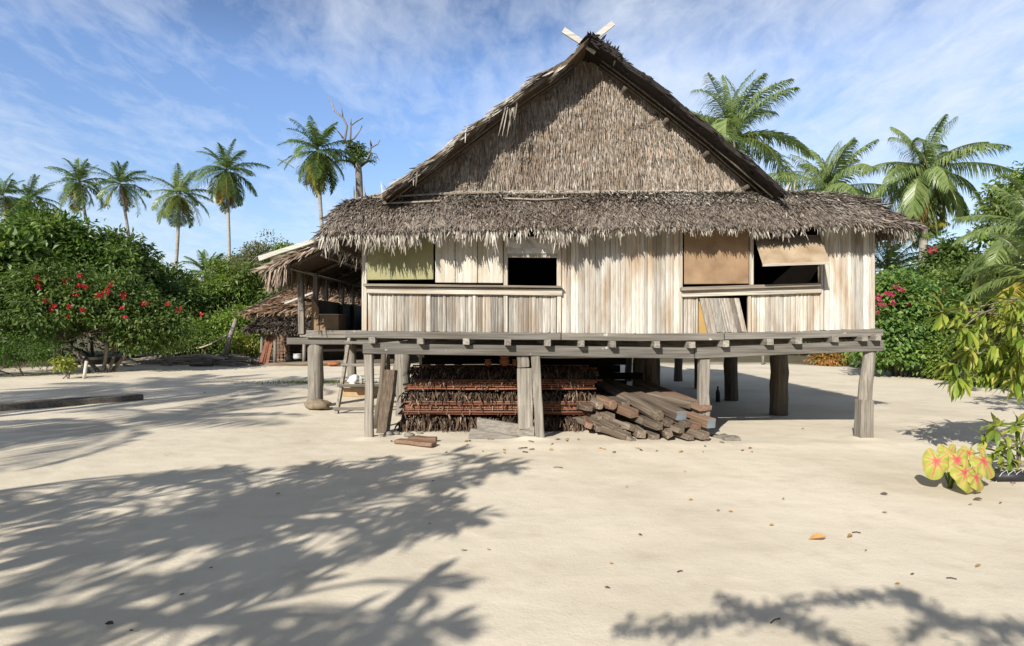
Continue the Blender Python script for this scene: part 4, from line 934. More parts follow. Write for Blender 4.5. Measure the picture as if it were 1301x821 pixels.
for i in range(140):
    q = G(R.uniform(150, 300), R.uniform(459, 466)); q[2] = R.uniform(.02, .42) * (1 - abs((q[0] + 13) / 7)); a = R.uniform(-.5, .5); L = R.uniform(.6, 2.2)
    mb.tube([q, q + [L * math.cos(a) * .5, L * math.sin(a) * .4, R.normal(0, .08)], q + [L * math.cos(a), L * math.sin(a), R.normal(0, .1)]], R.uniform(.015, .05), 5, .1)
solo('brush_heap', mb, M['deadbark'], 'low heap of dry branches and fronds at the left edge of the clearing', 'brush heap', tuple(G(225, 462)), kind='stuff')
# ------------------------------------------------------------------ vegetation generators
def rdir(n): return unit(R.normal(0, 1, (n, 3)))
def crown_mesh(mb, blobs, nclump, per, leaf, aspect=.5, clump_r=(.35, .7), shell=.55, droop=.35, zmin=.05, tint=None, big=False):
    """leaf clumps spread through ellipsoids; returns clump centres"""
    vol = np.array([b[3] * b[4] * b[5] for b in blobs]) ** .75; cnt = np.maximum(3, (nclump * vol / vol.sum()).astype(int)); cs = []
    for (x, y, z, rx, ry, rz), k in zip(blobs, cnt):
        u = rdir(k); u[:, 2] = np.where(u[:, 2] < -.5, -u[:, 2], u[:, 2])
        rad = (shell + (1.04 - shell) * R.random(k) ** .6)[:, None]
        lump = np.array([1 + .40 * mnoise.noise(Vector(q * 2.3 + np.array([x, y, z]))) for q in u])[:, None]
        c = np.array([x, y, z]) + u * rad * lump * np.array([rx, ry, rz]); cs.append(np.column_stack([c, u]))
    C = np.concatenate(cs); ol = R.random(len(C)) < .10; C[ol, :3] += C[ol, 3:] * R.uniform(.1, .5, (ol.sum(), 1)) * np.mean(clump_r) * 1.6; C = C[C[:, 2] > zmin]; K = len(C)
    cr = R.uniform(*clump_r, K) ; n = K * per
    idx = np.repeat(np.arange(K), per)
    o = rdir(n) * (R.random(n) ** .45)[:, None] * cr[idx][:, None] * np.array([1, 1, .62])
    p = C[idx, :3] + o; out = unit(unit(o) * .9 + C[idx, 3:] * .6 + np.array([0, 0, -.15]))
    d = unit(out + R.normal(0, .5, (n, 3)) - np.array([0, 0, droop])); nr = unit(np.array([0, 0, 1.0]) + out * .7 + R.normal(0, .35, (n, 3)))
    L = R.uniform(.55, 1.4, n) * leaf; k = p[:, 2] > zmin
    f = mb.bigleaves if big else mb.leaves
    f(p[k], d[k], nr[k], L[k], L[k] * aspect * R.uniform(.8, 1.2, k.sum()), tint=None)
    return C[:, :3]
def limb(mb, a, b_, r0, r1, bend=.25, n=7):
    a, b_ = np.asarray(a, float), np.asarray(b_, float); t = np.linspace(0, 1, 6)[:, None]; L = np.linalg.norm(b_ - a)
    off = R.normal(0, bend * L * .25, 3); pts = a + (b_ - a) * t + off * np.sin(np.pi * t) + np.array([0, 0, .1 * L]) * np.sin(np.pi * t)
    mb.tube(pts, np.linspace(r0, r1, 6), n, .06)
def tree(name, label, cat, base, blobs, nclump, per, leaf, mat, bark='bark', tr=.15, stems=1, group=None, limbs=10, **kw):
    base = np.asarray(base, float); t = thing(name, label, cat, tuple(base), group); mb = MB(); kw.setdefault('aspect', .5)
    C = crown_mesh(mb, blobs, nclump, per, leaf, **kw); part('crown', mb, M[mat], t)
    mb = MB(); B = np.array([b[:3] for b in blobs])
    for s in range(stems):
        o = base + (R.normal(0, .12, 3) * [1, 1, 0] if stems > 1 else 0) - [0, 0, .1]; tgt = B[s % len(B)]
        fork = o + (tgt - o) * .55 + R.normal(0, .1, 3); limb(mb, o, fork, tr, tr * .75, .15, 9)
        for j in R.choice(len(C), min(len(C), max(2, limbs // stems)), replace=False): limb(mb, fork, C[j], tr * .5, .012, .2, 6)
    part('trunk', mb, M[bark], t, smooth=True)
    return t
def bl(px, py, d, rx, ry, ky=1.0):
    """ellipsoid crown blob from its size in the photograph at distance d"""
    p = P(px, py, d); s = d / F; return (p[0], p[1], p[2], rx * s, (rx + ry) * .5 * s * ky, ry * s)
def base_at(px, d): return (((px - CX) * d / F), d, 0.0)

def frond(mb, o, az, e0, bend, L, ns, lw, tint, droop=.45, rach=.02, wind=None, hang=0.0):
    n = 12; t = np.linspace(0, 1, n); e = e0 - bend * t ** 1.35; dl = L / (n - 1)
    h = np.array([math.cos(az), math.sin(az), 0]); sd_ = np.array([-math.sin(az), math.cos(az), 0]); curve = R.normal(0, .18)
    pts = [np.array(o, float)]
    for i in range(1, n): pts.append(pts[-1] + dl * (h * math.cos(e[i]) + sd_ * curve * t[i] * math.cos(e[i]) + np.array([0, 0, math.sin(e[i])])) + (wind * t[i] * dl if wind is not None else 0))
    pts = np.array(pts); mb.tube(pts, np.linspace(rach, rach * .25, n), 4, tint=min(1, tint + .3), cap=False)
    s = np.linspace(.10, .995, ns); P_ = np.stack([np.interp(s, t, pts[:, k]) for k in range(3)], -1)
    T = unit(np.stack([np.gradient(np.interp(s, t, pts[:, k])) for k in range(3)], -1)); up0 = np.array([0, 0, 1.0]); A = np.cross(T, up0 + h * .01); A = unit(A); U = np.cross(A, T)
    prof = (np.sin(np.pi * (.12 + .86 * s ** .8)) ** .55) * .29 * L
    for sg in (-1, 1):
        k = len(s); Lf = prof * R.uniform(.85, 1.1, k); d = unit(A * sg * R.uniform(.75, 1.0, (k, 1)) + T * R.uniform(.35, .7, (k, 1)) + U * R.uniform(-.05, .30, (k, 1)) + R.normal(0, .06, (k, 3)))
        m = P_ + d * (Lf * .5)[:, None] - np.array([0, 0, 1]) * (Lf * .5 * droop * .35)[:, None]
        d2 = unit(d - np.array([0, 0, 1.0]) * (droop * R.uniform(.8, 1.8, (k, 1)) + hang)); tip = m + d2 * (Lf * .5)[:, None]
        a = unit(np.cross(d, U)) * .5 * lw; a = unit(a + U * .3 * lw) * .5 * lw
        V = np.stack([P_ - a * .7, P_ + a * .7, m + a, m - a, tip], 1).reshape(-1, 3); b_ = np.arange(k)[:, None] * 5
        mb.add(V, [b_ + [0, 1, 2, 3], b_ + [3, 2, 4]], tint)
def palm(label, top, base, L, nf, mat='palm', tr=(.17, .12), dead=0, nuts=0, ns=46, lw=.055, seed=0, droop=.7, old=.25, e_lo=-.75, wind=None, group=None, bend=(.7, 1.25), curve=.06, name='coconut_palm', upright=0.0):
    global R
    keep = R; R = np.random.default_rng(1000 + seed)
    top, base = np.asarray(top, float), np.asarray(base, float); t = thing(name, label, 'palm', tuple(base), group)
    H_ = np.linalg.norm(top - base); s = np.linspace(0, 1, 14)[:, None]; off = np.array([curve * H_ * R.choice([-1, 1]), 0, 0])
    pts = base - [0, 0, .2] + (top - base + [0, 0, .2]) * s + off * np.sin(np.pi * s)
    mb = MB().tube(pts, tr[1] + (tr[0] - tr[1]) * (1 - s[:, 0]) + .10 * np.exp(-s[:, 0] * H_ * 1.5), 10, .03); part('trunk', mb, M['bark_palm'], t, smooth=True)
    mb = MB()
    for i in range(nf):
        f = i / (nf - 1); az = i * 2.39996 + R.normal(0, .2); e0 = 1.45 - (1.45 - e_lo) * f ** .85 + R.normal(0, .08) + upright
        tint = 0.0 if f < 1 - old else R.uniform(.05, .5) * (f - (1 - old)) / old
        frond(mb, top + [0, 0, .25 * (1 - f)], az, e0, R.uniform(*bend) * (.6 + .5 * min(1, f * 1.5)), L * R.uniform(.85, 1.08) * (.75 + .25 * min(1, f * 3)), ns, lw, tint, droop=droop * R.uniform(.75, 1.3), wind=wind, rach=.018 + .01 * (L > 3.3))
    for i in range(dead): frond(mb, top - [0, 0, .1], R.uniform(0, 6.28), -1.15 + R.normal(0, .12), .35, L * R.uniform(.55, .85), ns, lw, R.uniform(.7, 1.0), droop=.9, hang=.8)
    part('crown', mb, M[mat], t)
    if nuts:
        for i in range(nuts):
            a = R.uniform(0, 6.28); part('coconut', MB().blob(top + np.array([.34 * math.cos(a), .34 * math.sin(a), -.18 - R.uniform(0, .35)]), (.13, .13, .16), 7, .05), M['clay'] if i % 2 else M['yellowplant'], t, smooth=True)
    R = keep
    return t
def bracts(t, mat, spots, r, n=60, name='flower_cluster', s=.06):
    for c in spots:
        mb = MB(); o = rdir(n) * (R.random(n) ** .4)[:, None] * r * R.uniform(.6, 1.25); d = unit(o + R.normal(0, .4, (n, 3)) * r)
        mb.leaves(np.asarray(c) + o, d, rdir(n), s, s * .8); part(name, mb, M[mat], t)

# ------------------------------------------------------------------ palms on the left
GL = 'coconut palms along the left skyline'
wd = np.array([.18, 0, .0])
palm('coconut palm cut by the left edge of the photo', P(4, 250, 60), base_at(2, 60), 3.3, 22, seed=1, group=GL, wind=-wd, old=.35)
palm('coconut palm half hidden behind the big green tree at far left', P(38, 254, 66), base_at(40, 66), 3.2, 20, seed=2, group=GL, wind=wd)
palm('left of the two leaning palms standing above the big green tree', P(101, 233, 58), base_at(150, 60), 3.1, 24, seed=3, group=GL, wind=-wd * .5, curve=.02)
palm('right of the two leaning palms above the green tree, with one orange frond', P(153, 235, 58), base_at(176, 58), 3.1, 22, seed=4, group=GL, wind=wd * .3, dead=2, curve=.02)
palm('thin pale palm with a bent bare trunk and yellowing fronds', P(228, 248, 52), base_at(212, 52), 3.1, 26, seed=25, group=GL, mat='palm_pale', old=.5, dead=2, e_lo=-.9, curve=.015)
palm('tallest straight palm of the left skyline with drooping brown fronds', P(288, 218, 52), base_at(291, 52), 3.5, 28, seed=6, group=GL, dead=5, old=.35, e_lo=-1.0, curve=.008)
palm('lush palm beside the dead tree with a skirt of hanging brown fronds', P(404, 194, 44), base_at(436, 44), 3.2, 34, seed=7, group=GL, dead=9, old=.45, e_lo=-1.05, curve=.03)
palm('small young palm rising out of the scrub left of the house', P(262, 352, 44), base_at(262, 44), 2.4, 16, seed=8, e_lo=-.1, upright=.1, group=GL)
# palms on the right
GR = 'coconut palms behind the house on the right'
palm('tall palm with upswept fronds just behind the gable roof', P(930, 178, 36), base_at(930, 36), 5.0, 26, 'palm_pale', seed=9, ns=84, lw=.05, e_lo=-.5, group=GR, old=.12, upright=.22, bend=(.9, 1.7), droop=1.0, wind=np.array([.12, 0, 0]))
palm('lower palm showing over the skirt roof between two taller palms', P(1052, 246, 33), base_at(1055, 33), 3.9, 26, 'palm_pale', seed=10, ns=80, lw=.045, e_lo=-.5, group=GR, old=.2, upright=.2, bend=(.9, 1.6), droop=1.8)
palm('tall palm with orange coconuts and a pale trunk right of the house', P(1176, 220, 30), base_at(1171, 30), 3.6, 34, 'palm_pale', (.22, .17), seed=11, ns=84, lw=.045, nuts=9, dead=2, e_lo=-1.2, group=GR, old=.3, curve=.004, wind=np.array([.03, 0, 0]), bend=(.9, 1.6), droop=1.9)
palm('low pale palm peering round the right corner of the house', P(1128, 345, 34), base_at(1128, 34), 3.4, 18, 'palm_pale', seed=12, ns=70, droop=.9, lw=.045, e_lo=-.2, group=GR, upright=.1)
palm('young palm with long drooping pale fronds at the right edge', P(1318, 300, 16), base_at(1336, 16), 2.2, 20, 'palm_pale', seed=13, ns=84, lw=.03, droop=1.0, e_lo=-.6, group=GR, old=.3)
palm('short yellowing palm low at the right edge below the pale fronds', P(1310, 355, 13.5), base_at(1318, 13.5), 1.5, 14, 'palm_pale', (.10, .08), seed=14, ns=46, lw=.035, e_lo=-.4, group=GR, old=1.0)

# ------------------------------------------------------------------ trees and shrubs on the left
tree('broadleaf_tree', 'big round dark green broadleaf tree behind the red-flowering bush', 'tree', base_at(75, 28), [bl(62, 335, 28, 62, 50), bl(25, 360, 27, 50, 45), bl(112, 352, 28, 44, 44), bl(66, 305, 28.5, 36, 28)], 330, 75, .26, 'broad', tr=.22, limbs=16, clump_r=(.5, 1.0))
tree('broadleaf_tree', 'very dark tree at the right shoulder of the big round one', 'tree', base_at(165, 29.5), [bl(152, 345, 29.5, 36, 38), bl(172, 390, 29.5, 30, 46), bl(186, 358, 29.5, 13, 20)], 200, 70, .24, 'bush', tr=.18, limbs=12, clump_r=(.45, .9))
tree('broadleaf_tree', 'lighter big-leaved tree with pale twigs at the left edge', 'tree', base_at(5, 24), [bl(0, 365, 24, 42, 55), bl(45, 352, 25.5, 22, 16)], 130, 55, .34, 'broad', tr=.14, aspect=.7, clump_r=(.5, .9))
fb_ = tree('flowering_bush', 'wide dark bush dotted with red flowers at the left of the clearing', 'bush', base_at(130, 22), [bl(70, 395, 21.5, 70, 48), bl(140, 398, 22, 62, 48), bl(190, 420, 22, 38, 36), bl(20, 405, 21.5, 45, 45), bl(170, 432, 22.3, 36, 18)], 400, 70, .15, 'bush', tr=.07, stems=5, limbs=22, clump_r=(.35, .65), aspect=.55)
spots = [P(x, y, d) for x, y, d in ((36, 363, 19.9), (71, 356, 20.2), (36, 352, 20), (90, 349, 20.3), (88, 362, 20.1), (97, 363, 20.1), (119, 374, 20), (113, 375, 20), (126, 369, 20.1), (130, 360, 20.3), (52, 394, 19.7), (57, 388, 19.7), (76, 389, 19.7), (93, 393, 19.7), (147, 374, 20.2), (174, 385, 20.4), (204, 386, 20.9), (219, 393, 21.2), (75, 402, 19.7), (45, 382, 19.7), (145, 391, 20), (248, 399, 21.5), (84, 372, 20), (149, 402, 19.9))]
for i, sp in enumerate(spots): bracts(fb_, 'red', [sp + np.array([0, .42, 0])], R.uniform(.05, .09) if i not in (0, 1, 6, 7, 14) else .13, 26, s=.06)
tree('weedy_shrub', 'pale feathery shrub low at the left edge below the flowering bush', 'shrub', base_at(30, 20.5), [bl(25, 452, 20.5, 40, 22), bl(-20, 455, 20, 40, 22)], 110, 70, .10, 'weed', tr=.02, stems=4, aspect=.25, clump_r=(.25, .5))
t = tree('variegated_shrub', 'little yellow-green plant tied beside a pale stake', 'shrub', base_at(80, 19.3), [bl(82, 463, 19.3, 11, 9)], 18, 16, .12, 'yellowplant', tr=.02, stems=3, clump_r=(.12, .25), aspect=.6)
p = base_at(106, 19.2); solo('garden_stake', MB().tube([np.array(p) - [0, 0, .1], np.array(p) + [.1, 0, .55]], .05, 8), M['trim_z'], 'pale leaning stake in front of the flowering bush', 'stake', p, smooth=True)
GM = 'green scrub bushes at the left back'
for px, py, d, rx, ry, mt, nc, lf, lab, bb in ((238, 408, 31, 42, 42, 'bush', 150, .20, 'dark green scrub right of the flowering bush', 0), (290, 395, 33, 48, 50, 'bright', 190, .19, 'bright green scrub bush below the tall straight palm', 0), (345, 360, 36, 46, 46, 'dry', 220, .16, 'tall greyish twiggy scrub behind the hut roof', 1), (310, 425, 29.5, 42, 30, 'bright', 130, .17, 'light green bush behind the leaning post', 0), (245, 436, 28.5, 42, 20, 'bright', 110, .14, 'low yellow-green undergrowth behind the rope', 0), (302, 352, 38, 30, 22, 'dry', 100, .17, 'distant brownish scrub crown under the skyline palms', 0), (372, 395, 31.5, 34, 50, 'bush', 110, .19, 'dark bush standing behind the kitchen hut', 0), (432, 385, 36, 70, 48, 'bright', 200, .2, 'sunlit bush seen through the open verandah', 0), (205, 385, 35, 50, 50, 'bush', 110, .24, 'dark far bush filling the gap right of the dark tree', 0), (528, 420, 40, 90, 34, 'bush', 120, .25, 'far bush seen below the house floor', 0), (660, 425, 40, 80, 30, 'bush', 110, .25, 'far dark bush behind the middle of the house', 0), (780, 425, 42, 90, 30, 'bush', 110, .25, 'far bush behind the right half of the house', 0), (120, 400, 33, 110, 60, 'bush', 140, .28, 'dark undergrowth bush behind the flowering bush', 0), (10, 400, 33, 80, 60, 'bush', 110, .28, 'dark undergrowth behind the far left tree', 0)):
    tree('scrub_bush', lab, 'bush', base_at(px, d), [bl(px, py, d, rx, ry), bl(px + rx * .4, py + ry * .45, d - .4, rx * .6, ry * .5), bl(px - rx * .45, py + ry * .5, d - .3, rx * .55, ry * .5)], nc, 70, lf, mt, tr=.08, stems=3, group=GM, clump_r=(.4, .85), limbs=10)
tree('vine_tree', 'small bright yellow-green vine-covered crown in the scrub', 'tree', base_at(277, 32), [bl(277, 343, 32, 11, 9), bl(296, 352, 32, 12, 10), bl(318, 350, 32.5, 14, 12), bl(365, 322, 34, 14, 10)], 44, 60, .17, 'bright', tr=.06, clump_r=(.25, .45))
tree('yellow_shrub', 'yellow-leaved shrub beside the leaning planks of the hut', 'shrub', base_at(315, 26.8), [bl(315, 441, 26.8, 11, 14)], 36, 50, .13, 'yellowplant', tr=.03, stems=3, clump_r=(.2, .35), aspect=.35)
for px, d, lab in ((-120, 27, 'green bush beyond the left edge, nearest the frame'), (-260, 25, 'green bush farther out beyond the left edge'), (-420, 23, 'green bush farthest out beyond the left edge')):
    tree('scrub_bush', lab, 'bush', base_at(px, d), [bl(px, 390, d, 75, 50), bl(px - 40, 425, d, 50, 28), bl(px + 45, 420, d, 50, 30)], 150, 60, .26, 'broad', tr=.1, stems=3, group=GM, clump_r=(.45, .95))
# dead tree with bleached branches
t = thing('dead_tree', 'bleached half-dead tree with bare twigs and one green tuft', 'tree', base_at(458, 46)); mb = MB()
dd = 46; path = lambda *q: np.array([P(a, b_, dd + R.normal(0, .3)) for a, b_ in q])
mb.tube(np.vstack([np.array(base_at(462, dd)) - [0, 0, .1], path((460, 300), (457, 250), (456, 222), (455, 208))]), [.38, .32, .27, .25, .2], 9, .06)
for q, r in ((((455, 210), (445, 205), (430, 203)), .14), (((456, 214), (446, 190), (438, 178), (430, 168)), .13), (((438, 178), (441, 160), (436, 150), (424, 140), (421, 128), (417, 124)), .09), (((436, 182), (450, 176), (456, 168), (460, 160)), .08), (((445, 182), (446, 160), (452, 155), (461, 150)), .07), (((446, 160), (446, 150)), .05), (((436, 150), (434, 138), (432, 132)), .04), (((457, 212), (466, 205), (470, 195), (472, 186), (470, 178)), .13), (((471, 188), (480, 183), (483, 178)), .06), (((472, 194), (478, 196), (482, 204)), .04), (((432, 204), (425, 206), (415, 212)), .06), (((430, 168), (424, 160), (422, 150)), .04), (((353, 202), (365, 208), (374, 214)), .05)):
    a = path(*q); mb.tube(a, np.linspace(r, r * .45, len(a)), 6, .1)
def twigs(mb, a, dirv, L, r, depth):
    b_ = a + dirv * L; m = (a + b_) / 2 + R.normal(0, L * .08, 3); mb.tube([a, m, b_], [r, r * .8, r * .55], 5)
    if depth:
        for _ in range(R.integers(2, 4)): twigs(mb, a + (b_ - a) * R.uniform(.4, 1), unit(dirv + R.normal(0, .55, 3)), L * R.uniform(.55, .85), r * .6, depth - 1)
part('trunk', mb, M['deadbark'], t, smooth=True)
mb = MB(); crown_mesh(mb, [bl(452, 195, dd, 11, 10), bl(462, 203, dd, 13, 8), bl(450, 185, dd, 6, 6)], 34, 40, .2, clump_r=(.2, .42), zmin=5); part('crown', mb, M['bush'], t)
for px, d, n, lab in ((420, 40, 5, 'bare grey twiggy shrub over the left end of the skirt roof'), (470, 42, 4, 'bare twiggy shrub right of the dead tree'), (275, 39, 3, 'bare twigs sticking out of the scrub under the tall palm')):
    mb = MB(); b0 = np.array(base_at(px, d)); hh_ = {420: 5.5, 470: 6.2, 275: 3.2}[px]
    for i in range(n): 
        k = b0 + [R.normal(0, .3), R.normal(0, .3), 0]; tp = k + [R.normal(0, .6), R.normal(0, .5), hh_]; mb.tube([k, (k + tp) / 2 + R.normal(0, .2, 3), tp], [.08, .06, .04], 6)
        for _ in range(3): twigs(mb, tp - [0, 0, R.uniform(0, 1.5)], unit(R.normal(0, .8, 3) + [0, 0, .7]), 1.3, .028, 3)
    solo('bare_shrub', mb, M['deadbark'], lab, 'shrub', tuple(b0), 'leafless shrubs')

# ------------------------------------------------------------------ trees and shrubs on the right
bt = tree('bougainvillea', 'dense bougainvillea with magenta flowers at the right corner of the house', 'bush', base_at(1140, 20.5), [bl(1140, 400, 20.5, 36, 52), bl(1128, 440, 20, 28, 40), bl(1175, 425, 21, 32, 46), bl(1188, 394, 22, 28, 26), bl(1150, 455, 20.3, 40, 22)], 380, 62, .15, 'bougain', tr=.06, stems=5, limbs=20, clump_r=(.3, .6), aspect=.65)
bracts(bt, 'magenta', [P(x, y, d) for x, y, d in ((1128, 372, 19.2), (1134, 375, 19.2), (1140, 365, 19.2), (1146, 370, 19.3), (1117, 385, 19.0), (1122, 389, 19.0), (1114, 397, 18.9), (1134, 385, 19.1), (1162, 382, 19.7), (1154, 387, 19.5), (1160, 373, 19.8), (1199, 370, 20.7), (1229, 391, 20.6), (1118, 378, 19.1))], .085, 26, s=.06)
hb = tree('hibiscus_shrub', 'dark shrub with one red bloom behind the coconut palm trunk', 'shrub', base_at(1200, 25), [bl(1206, 338, 25, 22, 26), bl(1212, 375, 25, 26, 36)], 160, 60, .2, 'bush', tr=.07, stems=3, clump_r=(.4, .7)); bracts(hb, 'magenta', [P(1185, 317, 23.9)], .15, 70)
tree('broadleaf_tree', 'loose sunlit tree rising at the upper right edge', 'tree', base_at(1330, 24), [bl(1290, 265, 24, 34, 28), bl(1310, 240, 24, 30, 22), bl(1260, 300, 24.5, 22, 14)], 110, 45, .2, 'bright', tr=.15, clump_r=(.35, .7), shell=.2)
GB = 'green bushes behind the right side of the yard'
for px, py, d, rx, ry, mt, nc, lf, lab in ((1245, 400, 23, 48, 62, 'bright', 230, .17, 'light green bush behind the mango branches'), (1300, 370, 21, 42, 60, 'bright', 190, .18, 'sunlit green bush at the right edge under the young palm'), (1235, 455, 19, 46, 24, 'bright', 140, .14, 'low dark bush under the mango branches'), (1150, 385, 32, 45, 30, 'bright', 150, .2, 'pale green bush behind the bougainvillea'), (1225, 385, 33, 50, 34, 'bright', 150, .22, 'dark green bush behind the coconut palm trunk'), (940, 425, 38, 50, 28, 'bush', 120, .22, 'far bush seen through the right-hand stilts'), (1010, 425, 36, 55, 30, 'bush', 130, .2, 'far bush seen left of the right corner stilt'), (1080, 415, 34, 60, 40, 'bush', 160, .2, 'far bush just left of the bougainvillea'), (870, 428, 40, 60, 26, 'bush', 110, .22, 'far bush seen beyond the timber pile'), (1285, 470, 17, 40, 20, 'bush', 110, .13, 'low bush at the right edge behind the seedling')):
    tree('scrub_bush', lab, 'bush', base_at(px, d), [bl(px, py, d, rx, ry), bl(px + rx * .4, py + ry * .45, d - .4, rx * .6, ry * .5), bl(px - rx * .45, py + ry * .5, d - .3, rx * .55, ry * .5)], nc, 65, lf, mt, tr=.07, stems=3, group=GB, clump_r=(.35, .75), limbs=10)
tree('croton', 'small orange croton at the edge of the swept yard', 'shrub', base_at(1050, 25.5), [bl(1050, 456, 25.5, 13, 11)], 40, 40, .15, 'croton', tr=.02, stems=3, clump_r=(.15, .3), aspect=.4)
tree('yellow_shrub', 'small yellow-leaved shrub beside the orange croton', 'shrub', base_at(1078, 25.5), [bl(1078, 453, 25.5, 10, 11)], 26, 36, .14, 'yellowplant', tr=.02, stems=3, clump_r=(.15, .3), aspect=.4)
for px, h_, lab in ((969, .7, 'short grey stake at the far edge of the yard'), (1064, .55, 'thin grey stake between the croton and the yellow shrub')):
    p = np.array(base_at(px, 26)); solo('garden_stake', MB().tube([p - [0, 0, .1], p + [.02, 0, h_]], .06, 7, .05), M['post'], lab, 'stake', tuple(p), smooth=True)

# mango branches reaching in from the right
def whorl(mb, c, out, n, L, droop, flush=0.0, aspect=.205):
    out = unit(np.asarray(out, float)); a = unit(np.cross(out, [.2, .3, 1.0])); b_ = np.cross(out, a); ph = np.arange(n) * 2.399 + R.uniform(0, 6); f = R.uniform(.1, .95, n)
    d = unit(out[None] * (1.1 - f[:, None]) + (a[None] * np.cos(ph)[:, None] + b_[None] * np.sin(ph)[:, None]) * (.35 + f[:, None]) - np.array([0, 0, droop]) * R.uniform(.5, 1.3, (n, 1)))
    nr = unit(np.array([0, 0, 1.0]) + (a[None] * np.cos(ph)[:, None] + b_[None] * np.sin(ph)[:, None]) * .6 + R.normal(0, .15, (n, 3)))
    mb.bigleaves(np.asarray(c) - out * f[:, None] * .09, d, nr, R.uniform(.75, 1.15, n) * L, R.uniform(.8, 1.15, n) * L * aspect, droop=R.uniform(.2, .6, n))
t = thing('mango_tree', 'mango tree whose drooping yellow-green leaf whorls hang in from the right edge', 'tree', (8.6, 8.6, 0)); ml, mw = MB(), MB()
trunk_top = np.array([8.5, 8.5, 1.5]); mw.tube([(8.6, 8.6, -.1), (8.65, 8.55, .7), trunk_top, (8.7, 8.6, 2.6), (8.8, 8.8, 3.8)], [.14, .11, .10, .08, .04], 9, .05)
WH = [(1195, 404, 6.9), (1224, 424, 7.0), (1214, 488, 7.3), (1207, 470, 7.4), (1243, 398, 7.4), (1232, 452, 7.3), (1262, 446, 7.2), (1252, 478, 7.5), (1288, 418, 6.9), (1296, 462, 7.0), (1280, 388, 7.2), (1300, 392, 6.8), (1270, 478, 7.4), (1302, 438, 6.7), (1290, 490, 7.1), (1246, 428, 7.6), (1275, 430, 7.8), (1265, 405, 7.7), (1240, 470, 7.8), (1312, 470, 7), (1320, 410, 7), (1285, 450, 7.6), (1300, 480, 7.6), (1228, 436, 7.6)]
forks = [np.array([7.3, 8.1, 1.15]), np.array([7.1, 7.9, 1.55]), np.array([7.6, 8.0, 1.9])]
for f in forks: limb(mw, trunk_top, f, .05, .03, .1)
for i, (px, py, d) in enumerate(WH):
    c = P(px, py - 8, d); f = forks[int(np.argmin([np.linalg.norm(c - q) for q in forks]))]; limb(mw, f, c, .018, .007, .15, 6)
    whorl(ml, c, unit(c - f) + [0, 0, .35], 18, .28, .65)
    for _ in range(2): q = f + (c - f) * R.uniform(.55, .95) + R.normal(0, .06, 3); whorl(ml, q, unit(c - f + R.normal(0, .4, 3)), 10, .22, .5)
for i in range(70):
    c = np.array([8.8, 8.8, 2.6]) + rdir(1)[0] * R.uniform(.5, 1, 1) * [1.5, 1.8, 1.1]
    if CX + c[0] / c[1] * F < 1318: continue
    limb(mw, (8.75, 8.7, 2.4), c, .02, .007, .15, 5); whorl(ml, c, unit(c - [8.75, 8.7, 2.2]), 16, .25, .5)
part('crown', ml, M['mango'], t); part('trunk', mw, M['bark'], t, smooth=True)
# seedling on the raised bed
b0 = np.array([5.55, 6.9, .07]); t = thing('mango_seedling', 'knee-high mango seedling on the pebbly bed behind the caladium', 'plant', tuple(b0)); ml, mw = MB(), MB()
for px, py, d, n in ((1262, 540, 6.75, 13), (1290, 538, 6.9, 13), (1278, 566, 6.7, 11), (1300, 560, 6.8, 13), (1250, 552, 6.9, 6), (1308, 535, 7, 12), (1285, 585, 6.65, 8), (1268, 575, 6.8, 8)):
    c = P(px, py, d); limb(mw, b0 - [0, 0, .05], c, .013, .007, .1, 6); whorl(ml, c, unit(c - b0 + R.normal(0, .08, 3)), n, .21, .25, aspect=.28)
part('leaves', ml, M['mango'], t); part('stem', mw, M['bark'], t, smooth=True)

# caladium with heart-shaped leaves: yellow-green blade, pink centre and veins
m, nt, b = newmat('caladium_leaf'); at = N_(nt, 'ShaderNodeAttribute', attribute_name='tint')
col = ramp(nt, [(0, (.38, .40, .085)), (.25, (.44, .40, .11)), (.5, (.52, .20, .12)), (1, (.52, .07, .08))], mth(nt, 'ADD', at.outputs['Fac'], mth(nt, 'MULTIPLY', mth(nt, 'SUBTRACT', tex(nt, 40, 3), .5), .35)))
L_(nt, col, b.inputs['Base Color']); b.inputs['Roughness'].default_value = .5
tr_ = N_(nt, 'ShaderNodeBsdfTranslucent'); L_(nt, col, tr_.inputs['Color']); ms = N_(nt, 'ShaderNodeMixShader'); ms.inputs[0].default_value = .3
L_(nt, b.outputs[0], ms.inputs[1]); L_(nt, tr_.outputs[0], ms.inputs[2]); L_(nt, ms.outputs[0], nt.nodes['Material Output'].inputs[0]); M['caladium'] = m
cb = np.array([4.35, 6.25, 0.0]); t = thing('caladium', 'caladium with yellow-green heart leaves veined pink, growing in the bare sand', 'plant', tuple(cb)); st = MB()
